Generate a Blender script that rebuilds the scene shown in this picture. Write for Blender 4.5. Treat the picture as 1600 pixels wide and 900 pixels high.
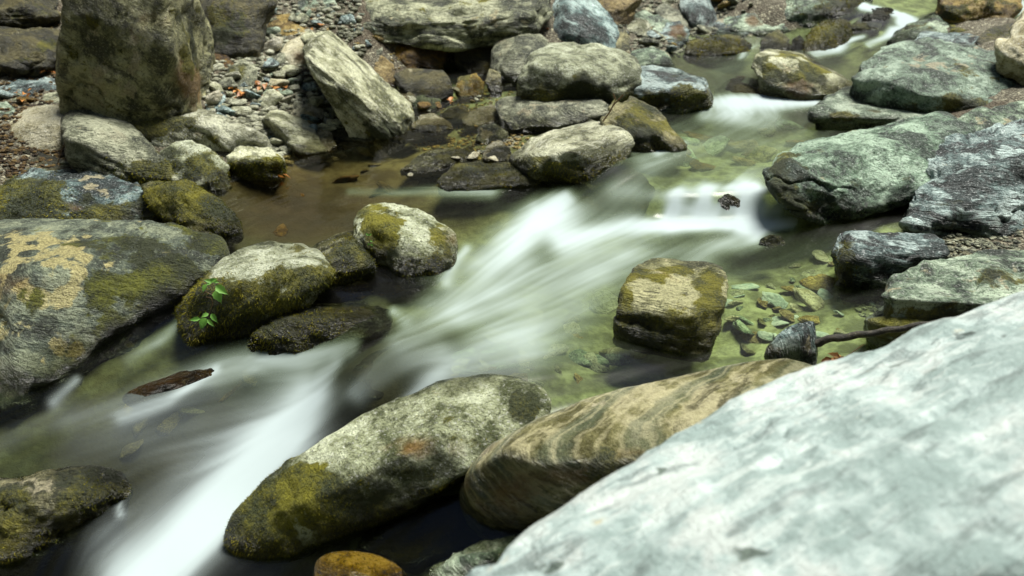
import bpy, bmesh, math, random
import numpy as np
from mathutils import Vector, Matrix

random.seed(7)
RNG = np.random.default_rng(11)
scene = bpy.context.scene
for _o in list(bpy.data.objects):
    bpy.data.objects.remove(_o)

# ------------------------------------------------------------------ camera
CAM_H, PITCH, F = 1.6, math.radians(27.0), 1331.0      # metres, radians, focal length in photo pixels (1600 wide)
cam_d = bpy.data.cameras.new('camera')
cam = bpy.data.objects.new('camera', cam_d)
scene.collection.objects.link(cam)
cam.location = (0, 0, CAM_H)
cam.rotation_euler = (math.radians(90) - PITCH, 0, 0)
cam_d.sensor_width = 36.0
cam_d.lens = F / 1600 * 36.0
cam_d.clip_start, cam_d.clip_end = 0.02, 500
cam_d.dof.use_dof = True
cam_d.dof.focus_distance = 3.5
cam_d.dof.aperture_fstop = 2.2
scene.camera = cam

# ------------------------------------------------------------------ sky, sun, exposure
SUN_EL, SUN_AZ = math.radians(66), math.radians(42)     # azimuth from +Y (ahead of the camera) towards +X
world = bpy.data.worlds.new('World')
scene.world = world
world.use_nodes = True
wn = world.node_tree
bg = wn.nodes['Background']
sky = wn.nodes.new('ShaderNodeTexSky')
sky.sky_type = 'NISHITA'
sky.sun_disc = False
sky.sun_elevation = SUN_EL
sky.sun_rotation = SUN_AZ
wn.links.new(sky.outputs[0], bg.inputs[0])
bg.inputs[1].default_value = 0.05
sun_d = bpy.data.lights.new('sun', 'SUN')
sun_d.energy = 5.0
sun_d.angle = math.radians(26)
sun_d.color = (1.0, 0.98, 0.89)
sun = bpy.data.objects.new('sun', sun_d)
scene.collection.objects.link(sun)
_sd = Vector((math.sin(SUN_AZ) * math.cos(SUN_EL), math.cos(SUN_AZ) * math.cos(SUN_EL), math.sin(SUN_EL)))
sun.rotation_euler = _sd.to_track_quat('Z', 'Y').to_euler()
sun.location = _sd * 30
vs = scene.view_settings
vs.view_transform = 'Standard'
vs.look = 'None'
vs.gamma = 1
vs.use_curve_mapping = False
vs.exposure = 0.9
scene.cycles.max_bounces = 5
scene.cycles.diffuse_bounces = 1
scene.cycles.glossy_bounces = 2
scene.cycles.transmission_bounces = 3
scene.cycles.transparent_max_bounces = 8
scene.cycles.use_denoising = True

# ------------------------------------------------------------------ pixel <-> world
CP, SP = math.cos(PITCH), math.sin(PITCH)
def ray(u, v):
    a, b = (u - 800) / F, -(v - 450) / F
    return np.array([a, CP + b * SP, -SP + b * CP])
def at_z(u, v, z):
    d = ray(u, v)
    t = (z - CAM_H) / d[2]
    return np.array([0, 0, CAM_H]) + d * t
def at_y(u, v, y):
    d = ray(u, v)
    return np.array([0, 0, CAM_H]) + d * (y / d[1])
def project(p):
    x, y, z = p[:, 0], p[:, 1], p[:, 2] - CAM_H
    dep = np.maximum(y * CP - z * SP, 1e-3)
    up = y * SP + z * CP
    return 800 + F * x / dep, 450 - F * up / dep, dep

# ------------------------------------------------------------------ noise
_perm = RNG.permutation(256)
_perm = np.concatenate([_perm, _perm])
_grad = RNG.normal(size=(256, 3))
_grad /= np.linalg.norm(_grad, axis=1)[:, None]
def noise3(p):
    i = np.floor(p).astype(int)
    f = p - i
    w = f * f * f * (f * (f * 6 - 15) + 10)
    i &= 255
    out = 0
    for dx in (0, 1):
        wx = w[:, 0] if dx else 1 - w[:, 0]
        a = _perm[(i[:, 0] + dx) & 255]
        for dy in (0, 1):
            wy = w[:, 1] if dy else 1 - w[:, 1]
            b = _perm[(a + i[:, 1] + dy) & 255]
            for dz in (0, 1):
                wz = w[:, 2] if dz else 1 - w[:, 2]
                g = _grad[_perm[(b + i[:, 2] + dz) & 255]]
                dot = g[:, 0] * (f[:, 0] - dx) + g[:, 1] * (f[:, 1] - dy) + g[:, 2] * (f[:, 2] - dz)
                out = out + wx * wy * wz * dot
    return out * 1.6
_tab = RNG.uniform(-1, 1, 32 ** 3)
def vnoise(p):                                          # cheaper value noise for colour fields
    i = np.floor(p).astype(np.int32)
    f = (p - i).astype(np.float32)
    f = f * f * (3 - 2 * f)
    x0, y0, z0 = (i[:, 0] & 31) << 10, (i[:, 1] & 31) << 5, i[:, 2] & 31
    x1, y1, z1 = ((i[:, 0] + 1) & 31) << 10, ((i[:, 1] + 1) & 31) << 5, (i[:, 2] + 1) & 31
    fx, fy, fz = f[:, 0], f[:, 1], f[:, 2]
    def lz(b):
        a, c = _tab[b + z0], _tab[b + z1]
        return a + (c - a) * fz
    a, b = lz(x0 + y0), lz(x0 + y1)
    c, d = lz(x1 + y0), lz(x1 + y1)
    a, c = a + (b - a) * fy, c + (d - c) * fy
    return a + (c - a) * fx
_rot = np.array([[.36, .48, -.8], [-.8, .6, 0], [.48, .64, .6]])
def vfbm(p, n=4, lac=2.1, gain=.55):
    a, out = 1.0, 0
    for k in range(n):
        out = out + a * vnoise(p)
        p = p @ _rot * lac + 5.7
        a *= gain
    return out
def fields(rc):                                         # colour fields of a rock, per vertex: tone, bedding streak, moss edge, lichen edge
    tone = vfbm(rc * 6.5, 5, 2.2, .66)
    st = vfbm(rc * np.array([6.0, 6.0, 48.0]) + vfbm(rc * 5, 2)[:, None] * .8, 4, 2.0, .6)
    return np.column_stack([tone, st, vfbm(rc * 10 + 9, 4), vfbm(rc * 15 + 21, 4)])
def fbm(p, n=4, lac=2.1, gain=0.5):
    s, a, out = 1.0, 1.0, 0
    for k in range(n):
        out = out + a * noise3(p * s + 17.3 * k)
        s *= lac
        a *= gain
    return out
def sstep(a, b, x):
    t = np.clip((x - a) / (b - a), 0, 1)
    return t * t * (3 - 2 * t)

# ------------------------------------------------------------------ stream surface and ground as smooth surfaces through known points
class Spline:                                           # thin-plate spline z(x, y)
    def __init__(self, pts, lam=0.002):
        P = np.array(pts, float)
        self.c = P[:, :2]
        n = len(P)
        K = self.k(self.c, self.c) + lam * np.eye(n)
        Q = np.hstack([np.ones((n, 1)), self.c])
        A = np.block([[K, Q], [Q.T, np.zeros((3, 3))]])
        self.w = np.linalg.solve(A, np.concatenate([P[:, 2], np.zeros(3)]))
    @staticmethod
    def k(a, b):
        r2 = ((a[:, None, :] - b[None, :, :]) ** 2).sum(-1)
        return 0.5 * r2 * np.log(r2 + 1e-9)
    def __call__(self, xy):
        out = np.empty(len(xy))
        for s in range(0, len(xy), 40000):
            q = xy[s:s + 40000]
            out[s:s + 40000] = self.k(q, self.c) @ self.w[:-3] + self.w[-3] + q @ self.w[-2:]
        return out

# (u, v, water level, depth)
WATER = [
 (250,890,-.40,.2),(100,885,-.40,.2),(330,885,-.39,.2),(420,900,-.40,.15),(-60,880,-.42,.2),
 (330,760,-.33,.2),(200,720,-.29,.14),(0,720,-.30,.1),(60,655,-.25,.12),(-80,690,-.28,.1),
 (430,660,-.24,.16),(480,610,-.18,.14),(540,585,-.09,.1),(600,545,-.02,.09),(570,640,-.14,.1),(650,600,-.022,.12),
 (300,640,-.21,.12),(200,605,-.19,.1),(380,575,-.17,.1),(290,545,-.15,.1),(120,605,-.20,.1),(500,560,-.13,.1),
 (480,465,-.02,.12),(640,465,-.01,.12),(400,455,-.03,.1),(400,350,.025,.14),(290,500,-.10,.08),
 (700,425,0,.14),(800,450,0,.16),(900,500,0,.18),(850,560,0,.16),(950,570,0,.16),(1150,520,0,.17),(1250,480,0,.14),
 (1300,420,0,.12),(1150,400,0,.16),(1000,385,0,.18),(1100,355,.005,.2),(1225,352,.005,.16),(750,600,-.004,.14),(1180,560,0,.12),
 (450,320,.025,.16),(550,290,.03,.15),(650,280,.03,.12),(500,245,.05,.12),(620,215,.08,.1),(700,205,.09,.07),(720,300,.025,.14),(600,245,.06,.1),
 (790,320,.02,.16),(860,355,.0,.18),(1340,470,0,.06),
 (1080,302,.10,.16),(1150,303,.10,.16),(1195,300,.10,.16),(1010,290,.09,.14),(1140,285,.105,.14),(930,285,.08,.08),(890,320,.02,.14),(980,345,.01,.16),(1100,338,.01,.16),(1175,340,.01,.16),
 (1000,245,.12,.12),(1100,225,.125,.14),(1200,245,.125,.12),(1250,205,.13,.12),(1100,190,.135,.14),(1200,178,.14,.16),(1270,175,.14,.14),
 (1130,150,.19,.05),(1180,152,.18,.06),(1130,122,.21,.1),(1100,105,.215,.12),(1055,100,.215,.1),(1300,100,.225,.12),(1190,98,.215,.14),(1260,100,.22,.12),(1160,75,.225,.08),
 (1340,78,.26,.08),(1290,84,.235,.1),(1370,62,.30,.06),(1400,48,.34,.06),(1420,28,.40,.06),(1390,12,.44,.06),(1350,14,.44,.06),(1220,60,.24,.08),(1440,10,.45,.06),(1580,22,.42,.05),
]
LAND = [
 (430,248,.05),(350,205,.14),(450,160,.20),(300,262,.08),(160,275,.10),(50,245,.16),(60,140,.30),(350,90,.38),(500,90,.33),(700,110,.14),
 (640,150,.09),(760,165,.11),(850,205,.10),(760,250,.05),(900,110,.2),(1000,70,.26),(1050,84,.22),(450,25,.52),(600,30,.5),(800,20,.5),(1100,30,.30),(1200,15,.42),(250,120,.36),(200,20,.6),
 (1450,300,.08),(1550,260,.16),(1560,375,.05),(1430,385,.03),(1400,180,.16),(1500,150,.26),(1560,70,.40),(1380,500,-.08),(1500,540,0),(1310,575,-.06),(1500,20,.45),
 (600,850,-.36),(700,800,-.3),(850,890,-.36),(520,890,-.42),(-100,400,-.05),(-100,600,-.3),(-250,640,-.34),(-100,250,.2),(1700,400,.15),(1700,150,.4),
]
WP, GP = [], []
for u, v, z, d in WATER:
    p = at_z(u, v, z)
    WP.append((p[0], p[1], z))
    GP.append((p[0], p[1], z - d))
for u, v, z in LAND:
    p = at_z(u, v, z)
    GP.append((p[0], p[1], z))
for x, y, z in ((-2.2, .6, -.52), (-3.2, -.3, -.6), (-1.0, .6, -.45), (-0.3, 1.2, -.40), (4.5, 10.5, .7), (5.5, 12.5, .9)):
    WP.append((x, y, z))
    GP.append((x, y, z - .15))
for x, y, z in ((.6, .6, -.1), (1.6, .8, .1), (0, -.6, -.1), (-3.4, 2.2, -.15), (-5, 5, .6), (-5, 8.5, 1.2), (-1, 10, 1.1), (2, 10.5, .95), (7, 10, 1.0), (6.5, 7, .8), (5, 4, .6), (3.2, 2, .4), (-3.2, 1.2, -.4), (-5.5, .5, .5)):
    GP.append((x, y, z))
_W, _G = Spline(WP), Spline(GP)
WBUMP = [(950, 292, .16, .035), (600, 565, .16, .05), (1150, 128, .3, .02), (820, 520, .25, .015), (200, 615, .12, .02), (470, 640, .13, .035), (860, 430, .3, .012)]
_wb = [(at_z(u, v, 0)[:2], r, h) for u, v, r, h in WBUMP]
_l0, _l1 = at_z(1030, 309, .10), at_z(1235, 303, .10)
def water_z(xy):
    z = _W(xy)
    s = (xy[:, 0] - _l0[0]) / (_l1[0] - _l0[0])         # the small ledge the stream drops over
    t = xy[:, 1] - (_l0[1] + (_l1[1] - _l0[1]) * s)
    w = np.exp(-(t / .2) ** 4) * sstep(-.12, .1, s) * sstep(1.15, .95, s)
    z = z * (1 - w) + w * (.004 + .112 / (1 + np.exp(-np.clip((t + .03) / .026, -30, 30))))
    for c, r, h in _wb:
        z = z + h * np.exp(-((xy - c) ** 2).sum(1) / (r * r))
    return z
def shading_slopes(xy):
    x, y = xy[:, 0], xy[:, 1]
    d = np.abs(x - (0.35 * y - 0.4))
    z = -.1 + .08 * y + np.maximum(0, d - 4.2) * 1.5 + np.maximum(0, y - 11.5) * 1.1 + np.maximum(0, -1.8 - y) * 2.0  # steep unseen slopes added to keep sky light off facing rocks
    return np.minimum(z, 14 + 0.05 * z)
def ground_z(xy):
    near = _G(xy)
    c = np.array([.6, 5.0])
    r = np.sqrt(((xy[:, 0] - c[0]) / 5.2) ** 2 + ((xy[:, 1] - c[1]) / 6.2) ** 2)
    w = sstep(.8, 1.25, r)
    far = shading_slopes(xy) + fbm(np.column_stack([xy * .35, np.zeros(len(xy))]), 4) * .9
    q = np.column_stack([xy * 3.0, np.zeros(len(xy))])
    near = near + fbm(q, 3) * .02 + fbm(q * 7, 2) * .006
    return near * (1 - w) + far * w
def surf_hit(u, v):                                     # where the view ray of a photo pixel meets ground or water
    d = ray(u, v)
    t = np.linspace(.9, 16, 1500)
    P = np.array([0, 0, CAM_H]) + d * t[:, None]
    h = np.maximum(_W(P[:, :2]), _G(P[:, :2]))
    h[P[:, 1] > 12] = 99
    k = np.argmax(P[:, 2] <= h)
    return P[k] if P[k, 2] <= h[k] else P[-1]

# ------------------------------------------------------------------ scene helpers
COL = scene.collection
def tag(o, label=None, cat=None, group=None, kind=None):
    for k, val in (('label', label), ('category', cat), ('group', group), ('kind', kind)):
        if val:
            o[k] = val
    return o
def mesh_obj(name, verts, faces, mat, parent=None, smooth=True, attrs=None):
    me = bpy.data.meshes.new(name)
    verts = np.asarray(verts, np.float32)
    faces = np.asarray(faces, np.int32)
    k = faces.shape[1]
    me.vertices.add(len(verts))
    me.vertices.foreach_set('co', verts.ravel())
    me.loops.add(faces.size)
    me.loops.foreach_set('vertex_index', faces.ravel())
    me.polygons.add(len(faces))
    me.polygons.foreach_set('loop_start', np.arange(0, faces.size, k, dtype=np.int32))
    me.polygons.foreach_set('loop_total', np.full(len(faces), k, np.int32))
    me.update(calc_edges=True)
    me.polygons.foreach_set('use_smooth', np.full(len(faces), smooth, bool))
    for nm, (typ, arr) in (attrs or {}).items():
        a = me.attributes.new(nm, typ, 'POINT')
        a.data.foreach_set({'FLOAT': 'value', 'FLOAT_VECTOR': 'vector', 'FLOAT_COLOR': 'color'}[typ], np.asarray(arr, np.float32).ravel())
    if mat:
        me.materials.append(mat)
    o = bpy.data.objects.new(name, me)
    COL.objects.link(o)
    if parent:
        o.parent = parent
    return o

# ------------------------------------------------------------------ materials
class N:
    def __init__(self, name):
        self.m = bpy.data.materials.new(name)
        self.m.use_nodes = True
        self.t = self.m.node_tree
        self.t.nodes.clear()
    def n(self, typ, ins=None, **kw):
        nd = self.t.nodes.new(typ)
        for k, v in kw.items():
            setattr(nd, k, v)
        for k, v in (ins or {}).items():
            self.set(nd.inputs[k], v)
        return nd
    def set(self, sock, v):
        if hasattr(v, 'is_linked') or isinstance(v, bpy.types.NodeSocket):
            self.t.links.new(v, sock)
        else:
            if isinstance(v, tuple) and len(v) == 3 and sock.type == 'RGBA':
                v = v + (1,)
            sock.default_value = v
    def attr(self, name, out='Fac'):
        return self.n('ShaderNodeAttribute', attribute_name=name).outputs[out]
    def math(self, op, a, b=0.0, c=0.0, clamp=False):
        nd = self.n('ShaderNodeMath', {0: a, 1: b, 2: c}, operation=op, use_clamp=clamp)
        return nd.outputs[0]
    def mix(self, f, a, b, blend='MIX'):
        nd = self.n('ShaderNodeMix', data_type='RGBA', blend_type=blend)
        self.set(nd.inputs[0], f)
        self.set(nd.inputs[6], a)
        self.set(nd.inputs[7], b)
        return nd.outputs[2]
    def noise(self, vec, scale, detail=4, rough=.55, dist=0.0):
        return self.n('ShaderNodeTexNoise', {'Vector': vec, 'Scale': scale, 'Detail': detail, 'Roughness': rough, 'Distortion': dist}).outputs['Fac']
    def ss(self, x, a, b):
        return self.n('ShaderNodeMapRange', {'Value': x, 'From Min': a, 'From Max': b, 'To Min': 0.0, 'To Max': 1.0}, interpolation_type='SMOOTHSTEP').outputs[0]
    def scale(self, vec, s):
        return self.n('ShaderNodeMapping', {'Vector': vec, 'Scale': s}).outputs[0]
    def out(self, sh):
        o = self.n('ShaderNodeOutputMaterial')
        self.t.links.new(sh, o.inputs[0])
        return self.m

def rock_mat(name, dark, mid, light, streak=.5, mossy=0.0, gloss=.58, fine=1.0, band=None, bandfreq=7.0, mossd=(.016, .021, .005), mossl=(.145, .135, .02), palec=(.50, .46, .33)):
    g = N(name)
    rc = g.attr('rc', 'Vector')
    pa = g.n('ShaderNodeAttribute', attribute_name='paint')
    sep = g.n('ShaderNodeSeparateColor', {0: pa.outputs['Color']})
    moss_a, pale_a, rust_a, wet_a = sep.outputs[0], sep.outputs[1], sep.outputs[2], pa.outputs['Alpha']
    fa = g.n('ShaderNodeAttribute', attribute_name='fld')
    fs = g.n('ShaderNodeSeparateXYZ', {0: fa.outputs['Vector']})
    tone, st, mo = fs.outputs[0], fs.outputs[1], fs.outputs[2]
    rnd = g.n('ShaderNodeObjectInfo').outputs['Random']
    mid_n = g.math('SUBTRACT', g.noise(rc, 26, 4, .7), .5)
    fin = g.noise(rc, 95, 3, .7)
    st2 = g.noise(g.scale(rc, (14.0, 14.0, 150.0)), 1.0, 3, .65)
    tn = g.math('ADD', g.math('MULTIPLY', tone, .85), g.math('MULTIPLY', mid_n, 2.0))
    c = g.mix(g.ss(tn, -.55, .05), dark, mid)
    c = g.mix(g.ss(tn, .0, .6), c, light)
    sn = g.math('ADD', g.math('ADD', st, g.math('MULTIPLY', mid_n, 1.0)), g.math('MULTIPLY', g.math('SUBTRACT', st2, .5), 2.2))
    c = g.mix(g.math('MULTIPLY', g.ss(sn, .25, .8), streak), c, tuple(min(.8, v * 1.3) for v in light))
    c = g.mix(g.math('MULTIPLY', g.ss(sn, -.3, -.85), min(1, streak * 1.3)), c, tuple(v * .5 for v in dark))
    if band:
        bn = g.math('ADD', g.math('MULTIPLY', g.n('ShaderNodeSeparateXYZ', {0: rc}).outputs[2], bandfreq), g.math('ADD', g.math('MULTIPLY', mo, .07), g.math('MULTIPLY', tone, .12)))
        bsn = g.math('SINE', g.math('MULTIPLY', bn, 6.28))
        c = g.mix(g.math('MULTIPLY', g.ss(bsn, -.2, 1.0), .5), c, band)
        c = g.mix(g.math('MULTIPLY', g.ss(g.math('SINE', g.math('MULTIPLY', bn, 23.0)), 0.4, 1.0), .35), c, tuple(min(.7, v * 1.3) for v in light))
    c = g.mix(g.math('MULTIPLY', g.ss(fin, .54, .70), .5 * fine), c, tuple(min(.75, v * 1.5 + .03) for v in light))
    c = g.mix(g.math('MULTIPLY', g.ss(fin, .47, .30), .85 * fine), c, tuple(v * .4 for v in dark))
    lf = g.ss(g.math('ADD', g.math('ADD', pale_a, g.math('MULTIPLY', g.math('SUBTRACT', fa.outputs['Alpha'], 0.0), .42)), g.math('MULTIPLY', mid_n, .9)), .40, .56)
    c = g.mix(g.math('MULTIPLY', lf, .88), c, g.mix(g.ss(fin, .35, .65), tuple(v * .55 for v in palec), palec))
    rf = g.ss(g.math('ADD', rust_a, g.math('MULTIPLY', tone, .3)), .3, .8)
    c = g.mix(g.math('MULTIPLY', rf, .8), c, g.mix(fin, (.045, .022, .008), (.21, .11, .035)))
    mf = g.ss(g.math('ADD', g.math('ADD', moss_a, mossy), g.math('ADD', g.math('MULTIPLY', mo, .42), g.math('MULTIPLY', mid_n, .9))), .40, .60)
    mc = g.mix(g.ss(g.math('ADD', g.math('MULTIPLY', tone, .35), fin), .3, .95), mossd, mossl)
    c = g.mix(g.math('MULTIPLY', mf, .94), c, mc)
    v = g.math('ADD', g.math('MULTIPLY', rnd, .24), .88)
    c = g.n('ShaderNodeHueSaturation', {'Color': c, 'Value': v, 'Saturation': g.math('ADD', g.math('MULTIPLY', rnd, .35), 1.15)}).outputs[0]
    c = g.mix(wet_a, c, g.mix(1.0, c, (.22, .215, .15), 'MULTIPLY'))
    rough = g.math('SUBTRACT', g.math('ADD', gloss, g.math('MULTIPLY', mf, .2)), g.math('MULTIPLY', wet_a, .45), clamp=True)
    hgt = g.math('ADD', g.noise(rc, 30, 6, .74), g.math('MULTIPLY', g.math('ADD', g.math('MULTIPLY', st, .3), g.math('MULTIPLY', st2, .9)), streak))
    bp = g.n('ShaderNodeBump', {'Height': hgt, 'Strength': 1.0 * fine ** .5, 'Distance': .05})
    b = g.n('ShaderNodeBsdfPrincipled', {'Base Color': c, 'Roughness': rough, 'Normal': bp.outputs[0]})
    b.inputs['Specular IOR Level'].default_value = .5
    return g.out(b.outputs[0])

M = {
 'slate':  rock_mat('slate_rock', (.035, .04, .026), (.17, .18, .125), (.44, .45, .34), .6),
 'olive':  rock_mat('olive_rock', (.06, .063, .032), (.19, .19, .11), (.42, .41, .27), .6),
 'green':  rock_mat('green_slate', (.025, .038, .027), (.18, .235, .17), (.50, .58, .46), .6),
 'blue':   rock_mat('blue_slate', (.02, .032, .032), (.145, .20, .195), (.46, .55, .53), .85),
 'pale':   rock_mat('pale_rock', (.11, .115, .065), (.39, .395, .285), (.65, .66, .51), .5),
 'mottle': rock_mat('mottled_rock', (.075, .085, .045), (.32, .34, .24), (.58, .61, .48), .12),
 'gmottle': rock_mat('green_mottled_rock', (.026, .042, .03), (.185, .255, .19), (.46, .57, .46), .2),
 'white':  rock_mat('white_rock', (.22, .27, .26), (.325, .38, .37), (.42, .455, .44), .5, gloss=.6, fine=.3, mossd=(.02, .03, .026), mossl=(.10, .125, .105)),
 'tan':    rock_mat('tan_rock', (.09, .06, .02), (.27, .205, .09), (.46, .38, .21), .35),
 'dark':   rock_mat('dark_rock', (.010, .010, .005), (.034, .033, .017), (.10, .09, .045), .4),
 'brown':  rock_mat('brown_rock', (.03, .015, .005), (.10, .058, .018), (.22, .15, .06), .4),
 'mossy':  rock_mat('mossy_rock', (.03, .032, .016), (.14, .135, .075), (.34, .32, .2), .4, mossy=.22),
 'banded': rock_mat('banded_rock', (.08, .075, .03), (.19, .18, .09), (.38, .355, .23), .6, gloss=.32, fine=.45, band=(.07, .10, .07), bandfreq=10.0),
 'lichen': rock_mat('lichen_rock', (.025, .03, .022), (.09, .105, .085), (.24, .26, .20), .45, palec=(.50, .46, .29), mossd=(.014, .018, .004), mossl=(.10, .105, .018)),
 'golden': rock_mat('golden_rock', (.025, .015, .005), (.08, .052, .017), (.20, .145, .06), .3, gloss=.25),
 'cream':  rock_mat('cream_pebble', (.24, .215, .13), (.52, .49, .36), (.70, .67, .53), .3),
}

def moss_blade_mat():
    g = N('moss_blades')
    t = g.attr('tone')
    c = g.mix(g.ss(t, .0, .55), (.02, .026, .006), (.11, .11, .016))
    c = g.mix(g.ss(t, .45, 1.0), c, (.27, .24, .03))
    d = g.n('ShaderNodeBsdfDiffuse', {'Color': c})
    tr = g.n('ShaderNodeBsdfTranslucent', {'Color': c})
    mx = g.n('ShaderNodeMixShader', {0: .3, 1: d.outputs[0], 2: tr.outputs[0]})
    return g.out(mx.outputs[0])
M['moss'] = moss_blade_mat()

# ------------------------------------------------------------------ ground (stream bed, banks, unseen slopes added for shade)
def ground_mat():
    g = N('ground')
    pos = g.n('ShaderNodeNewGeometry').outputs['Position']
    zone = g.attr('zone')
    wet = g.attr('wet')
    big = g.noise(pos, 2.2, 5, .6)
    fin = g.noise(pos, 40, 5, .7)
    vo = g.n('ShaderNodeTexVoronoi', {'Vector': pos, 'Scale': 48.0, 'Randomness': 1.0})
    ve = g.n('ShaderNodeTexVoronoi', {'Vector': pos, 'Scale': 48.0}, feature='DISTANCE_TO_EDGE').outputs[0]
    hue = g.n('ShaderNodeSeparateColor', {0: vo.outputs['Color']}).outputs[0]
    c = g.mix(hue, (.07, .055, .03), (.21, .20, .14))
    c = g.mix(g.ss(hue, .72, .95), c, (.34, .32, .22))
    c = g.mix(g.math('MULTIPLY', g.ss(ve, .16, .0), g.ss(fin, .35, .6)), c, (.016, .011, .006))
    c = g.mix(g.math('MULTIPLY', g.ss(big, .5, .64), .7), c, (.06, .04, .02))
    c = g.mix(g.math('MULTIPLY', g.ss(fin, .5, .7), .5), c, (.09, .07, .035))
    forest = g.mix(g.ss(g.noise(pos, 1.3, 6, .7), .35, .65), (.018, .026, .010), (.06, .075, .025))
    bedc = g.mix(g.ss(g.noise(pos, 9, 3, .6), .35, .68), (.07, .075, .03), (.27, .285, .16))
    bedc = g.mix(g.math('MULTIPLY', g.ss(fin, .5, .64), .4), bedc, (.06, .06, .025))
    bedc = g.mix(g.attr('calm'), bedc, g.mix(g.ss(big, .4, .6), (.005, .0035, .0012), (.024, .016, .005)))
    c = g.mix(wet, c, bedc)
    c = g.mix(zone, c, forest)
    h = g.math('ADD', g.math('MULTIPLY', g.math('MULTIPLY', g.ss(ve, .0, .25), .9), g.math('SUBTRACT', 1.0, wet)), g.math('MULTIPLY', fin, .5))
    bp = g.n('ShaderNodeBump', {'Height': h, 'Strength': .8, 'Distance': .02})
    b = g.n('ShaderNodeBsdfPrincipled', {'Base Color': c, 'Roughness': .85, 'Normal': bp.outputs[0]})
    return g.out(b.outputs[0])

def axis(lo, hi, c0, c1, fine, grow):
    a = list(np.arange(c0, c1, fine))
    s = fine
    while a[-1] < hi:
        s *= grow
        a.append(a[-1] + s)
    s = fine
    while a[0] > lo:
        s *= grow
        a.insert(0, a[0] - s)
    return np.array(a)
def grid_faces(nx, ny):
    i = np.arange(ny - 1)[:, None] * nx + np.arange(nx - 1)[None, :]
    return np.stack([i, i + 1, i + nx + 1, i + nx], -1).reshape(-1, 4)

gx, gy = axis(-60, 60, -4.5, 6.0, .03, 1.18), axis(-60, 70, .4, 10.0, .03, 1.18)
XX, YY = np.meshgrid(gx, gy)
gxy = np.column_stack([XX.ravel(), YY.ravel()])
gz = ground_z(gxy)
gr = np.sqrt(((gxy[:, 0] - .6) / 5.2) ** 2 + ((gxy[:, 1] - 5.0) / 6.2) ** 2)
gw = water_z(gxy)
calm = np.exp(-(((gxy - np.array([-1.1, 4.2])) / np.array([1.1, .9])) ** 2).sum(1)) + np.exp(-(((gxy - np.array([-1.35, 2.3])) / np.array([1.2, .9])) ** 2).sum(1)) + .55 * np.exp(-(((gxy - np.array([-.2, 1.5])) / np.array([.6, .5])) ** 2).sum(1)) + np.exp(-(((gxy - np.array([1.7, 6.2])) / np.array([1.6, .9])) ** 2).sum(1)) + .9 * np.exp(-(((gxy - np.array([-.45, 2.75])) / np.array([.4, .4])) ** 2).sum(1))
ground = mesh_obj('ground', np.column_stack([gxy, gz]), grid_faces(len(gx), len(gy)), ground_mat(), attrs={
    'zone': ('FLOAT', sstep(.95, 1.3, gr)),
    'calm': ('FLOAT', np.clip(calm, 0, 1)),
    'wet': ('FLOAT', sstep(.02, -.02, gz - gw) * (gr < 1.2))})
ground['kind'] = 'structure'

# ------------------------------------------------------------------ water
def water_mat():
    g = N('stream_water')
    foam, streak, silk = g.attr('foam'), g.attr('streak'), g.attr('silk')
    pos = g.n('ShaderNodeNewGeometry').outputs['Position']
    h = g.math('ADD', g.math('MULTIPLY', streak, .25), silk)
    bp = g.n('ShaderNodeBump', {'Height': h, 'Strength': .07, 'Distance': .03})
    tr = g.n('ShaderNodeBsdfTransparent', {'Color': g.mix(g.attr('still'), (.78, .86, .66), (.74, .66, .44))})  # brown tint over the still pool paints in its amber reflections
    gl = g.n('ShaderNodeBsdfGlossy', {'Color': (1, 1, 1, 1), 'Roughness': g.math('SUBTRACT', .20, g.math('MULTIPLY', g.attr('still'), .12)), 'Normal': bp.outputs[0]})
    fr = g.n('ShaderNodeFresnel', {'IOR': 1.33, 'Normal': bp.outputs[0]})
    w = g.n('ShaderNodeMixShader', {0: fr.outputs[0], 1: tr.outputs[0], 2: gl.outputs[0]})
    # aerated water: silky veil, thicker where the fall churns
    amt = g.math('ADD', foam, g.math('MULTIPLY', g.math('SUBTRACT', streak, .5), g.math('ADD', g.math('MULTIPLY', foam, .12), .08)))
    amt = g.math('ADD', amt, g.math('MULTIPLY', g.math('SUBTRACT', silk, .5), g.math('ADD', g.math('MULTIPLY', foam, .22), .12)))
    fac = g.math('MULTIPLY', g.ss(amt, .02, .9), .96)
    low = g.mix(g.attr('tint'), (.20, .265, .15), (.15, .17, .165))
    col = g.mix(g.ss(amt, .15, .95), low, (.44, .515, .53))
    df = g.n('ShaderNodeBsdfDiffuse', {'Color': col})
    tl = g.n('ShaderNodeBsdfTranslucent', {'Color': col})
    fm = g.n('ShaderNodeMixShader', {0: .2, 1: df.outputs[0], 2: tl.outputs[0]})
    return g.out(g.n('ShaderNodeMixShader', {0: fac, 1: w.outputs[0], 2: fm.outputs[0]}).outputs[0])

FLOW = [
 [(1420,10),(1400,48),(1340,75),(1280,90),(1200,100),(1130,120),(1150,150),(1180,180),(1100,220),(1000,260),(930,300),(830,360),(760,420),(690,480),(620,540),(540,590),(440,670),(330,790),(220,899)],
 [(1250,205),(1150,250),(1100,295),(1085,345),(980,380),(850,440),(720,500),(600,570)],
 [(1190,300),(1180,345),(1080,400),(950,470),(830,530),(700,580),(580,650),(480,720),(400,800)],
 [(1330,420),(1200,470),(1120,530),(950,570),(800,590),(680,610)],
 [(720,205),(620,235),(500,255),(420,290)], [(740,295),(600,295),(480,315),(390,365)], [(320,470),(270,525),(150,590),(30,660),(-60,700)],
 [(560,550),(400,570),(280,605),(120,650),(0,700)], [(450,660),(300,700),(150,745),(0,770)], [(640,455),(520,470),(430,470)],
 [(60,800),(100,860),(80,899)], [(300,720),(210,800),(120,890)],
]
fp, fd = [], []
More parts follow.
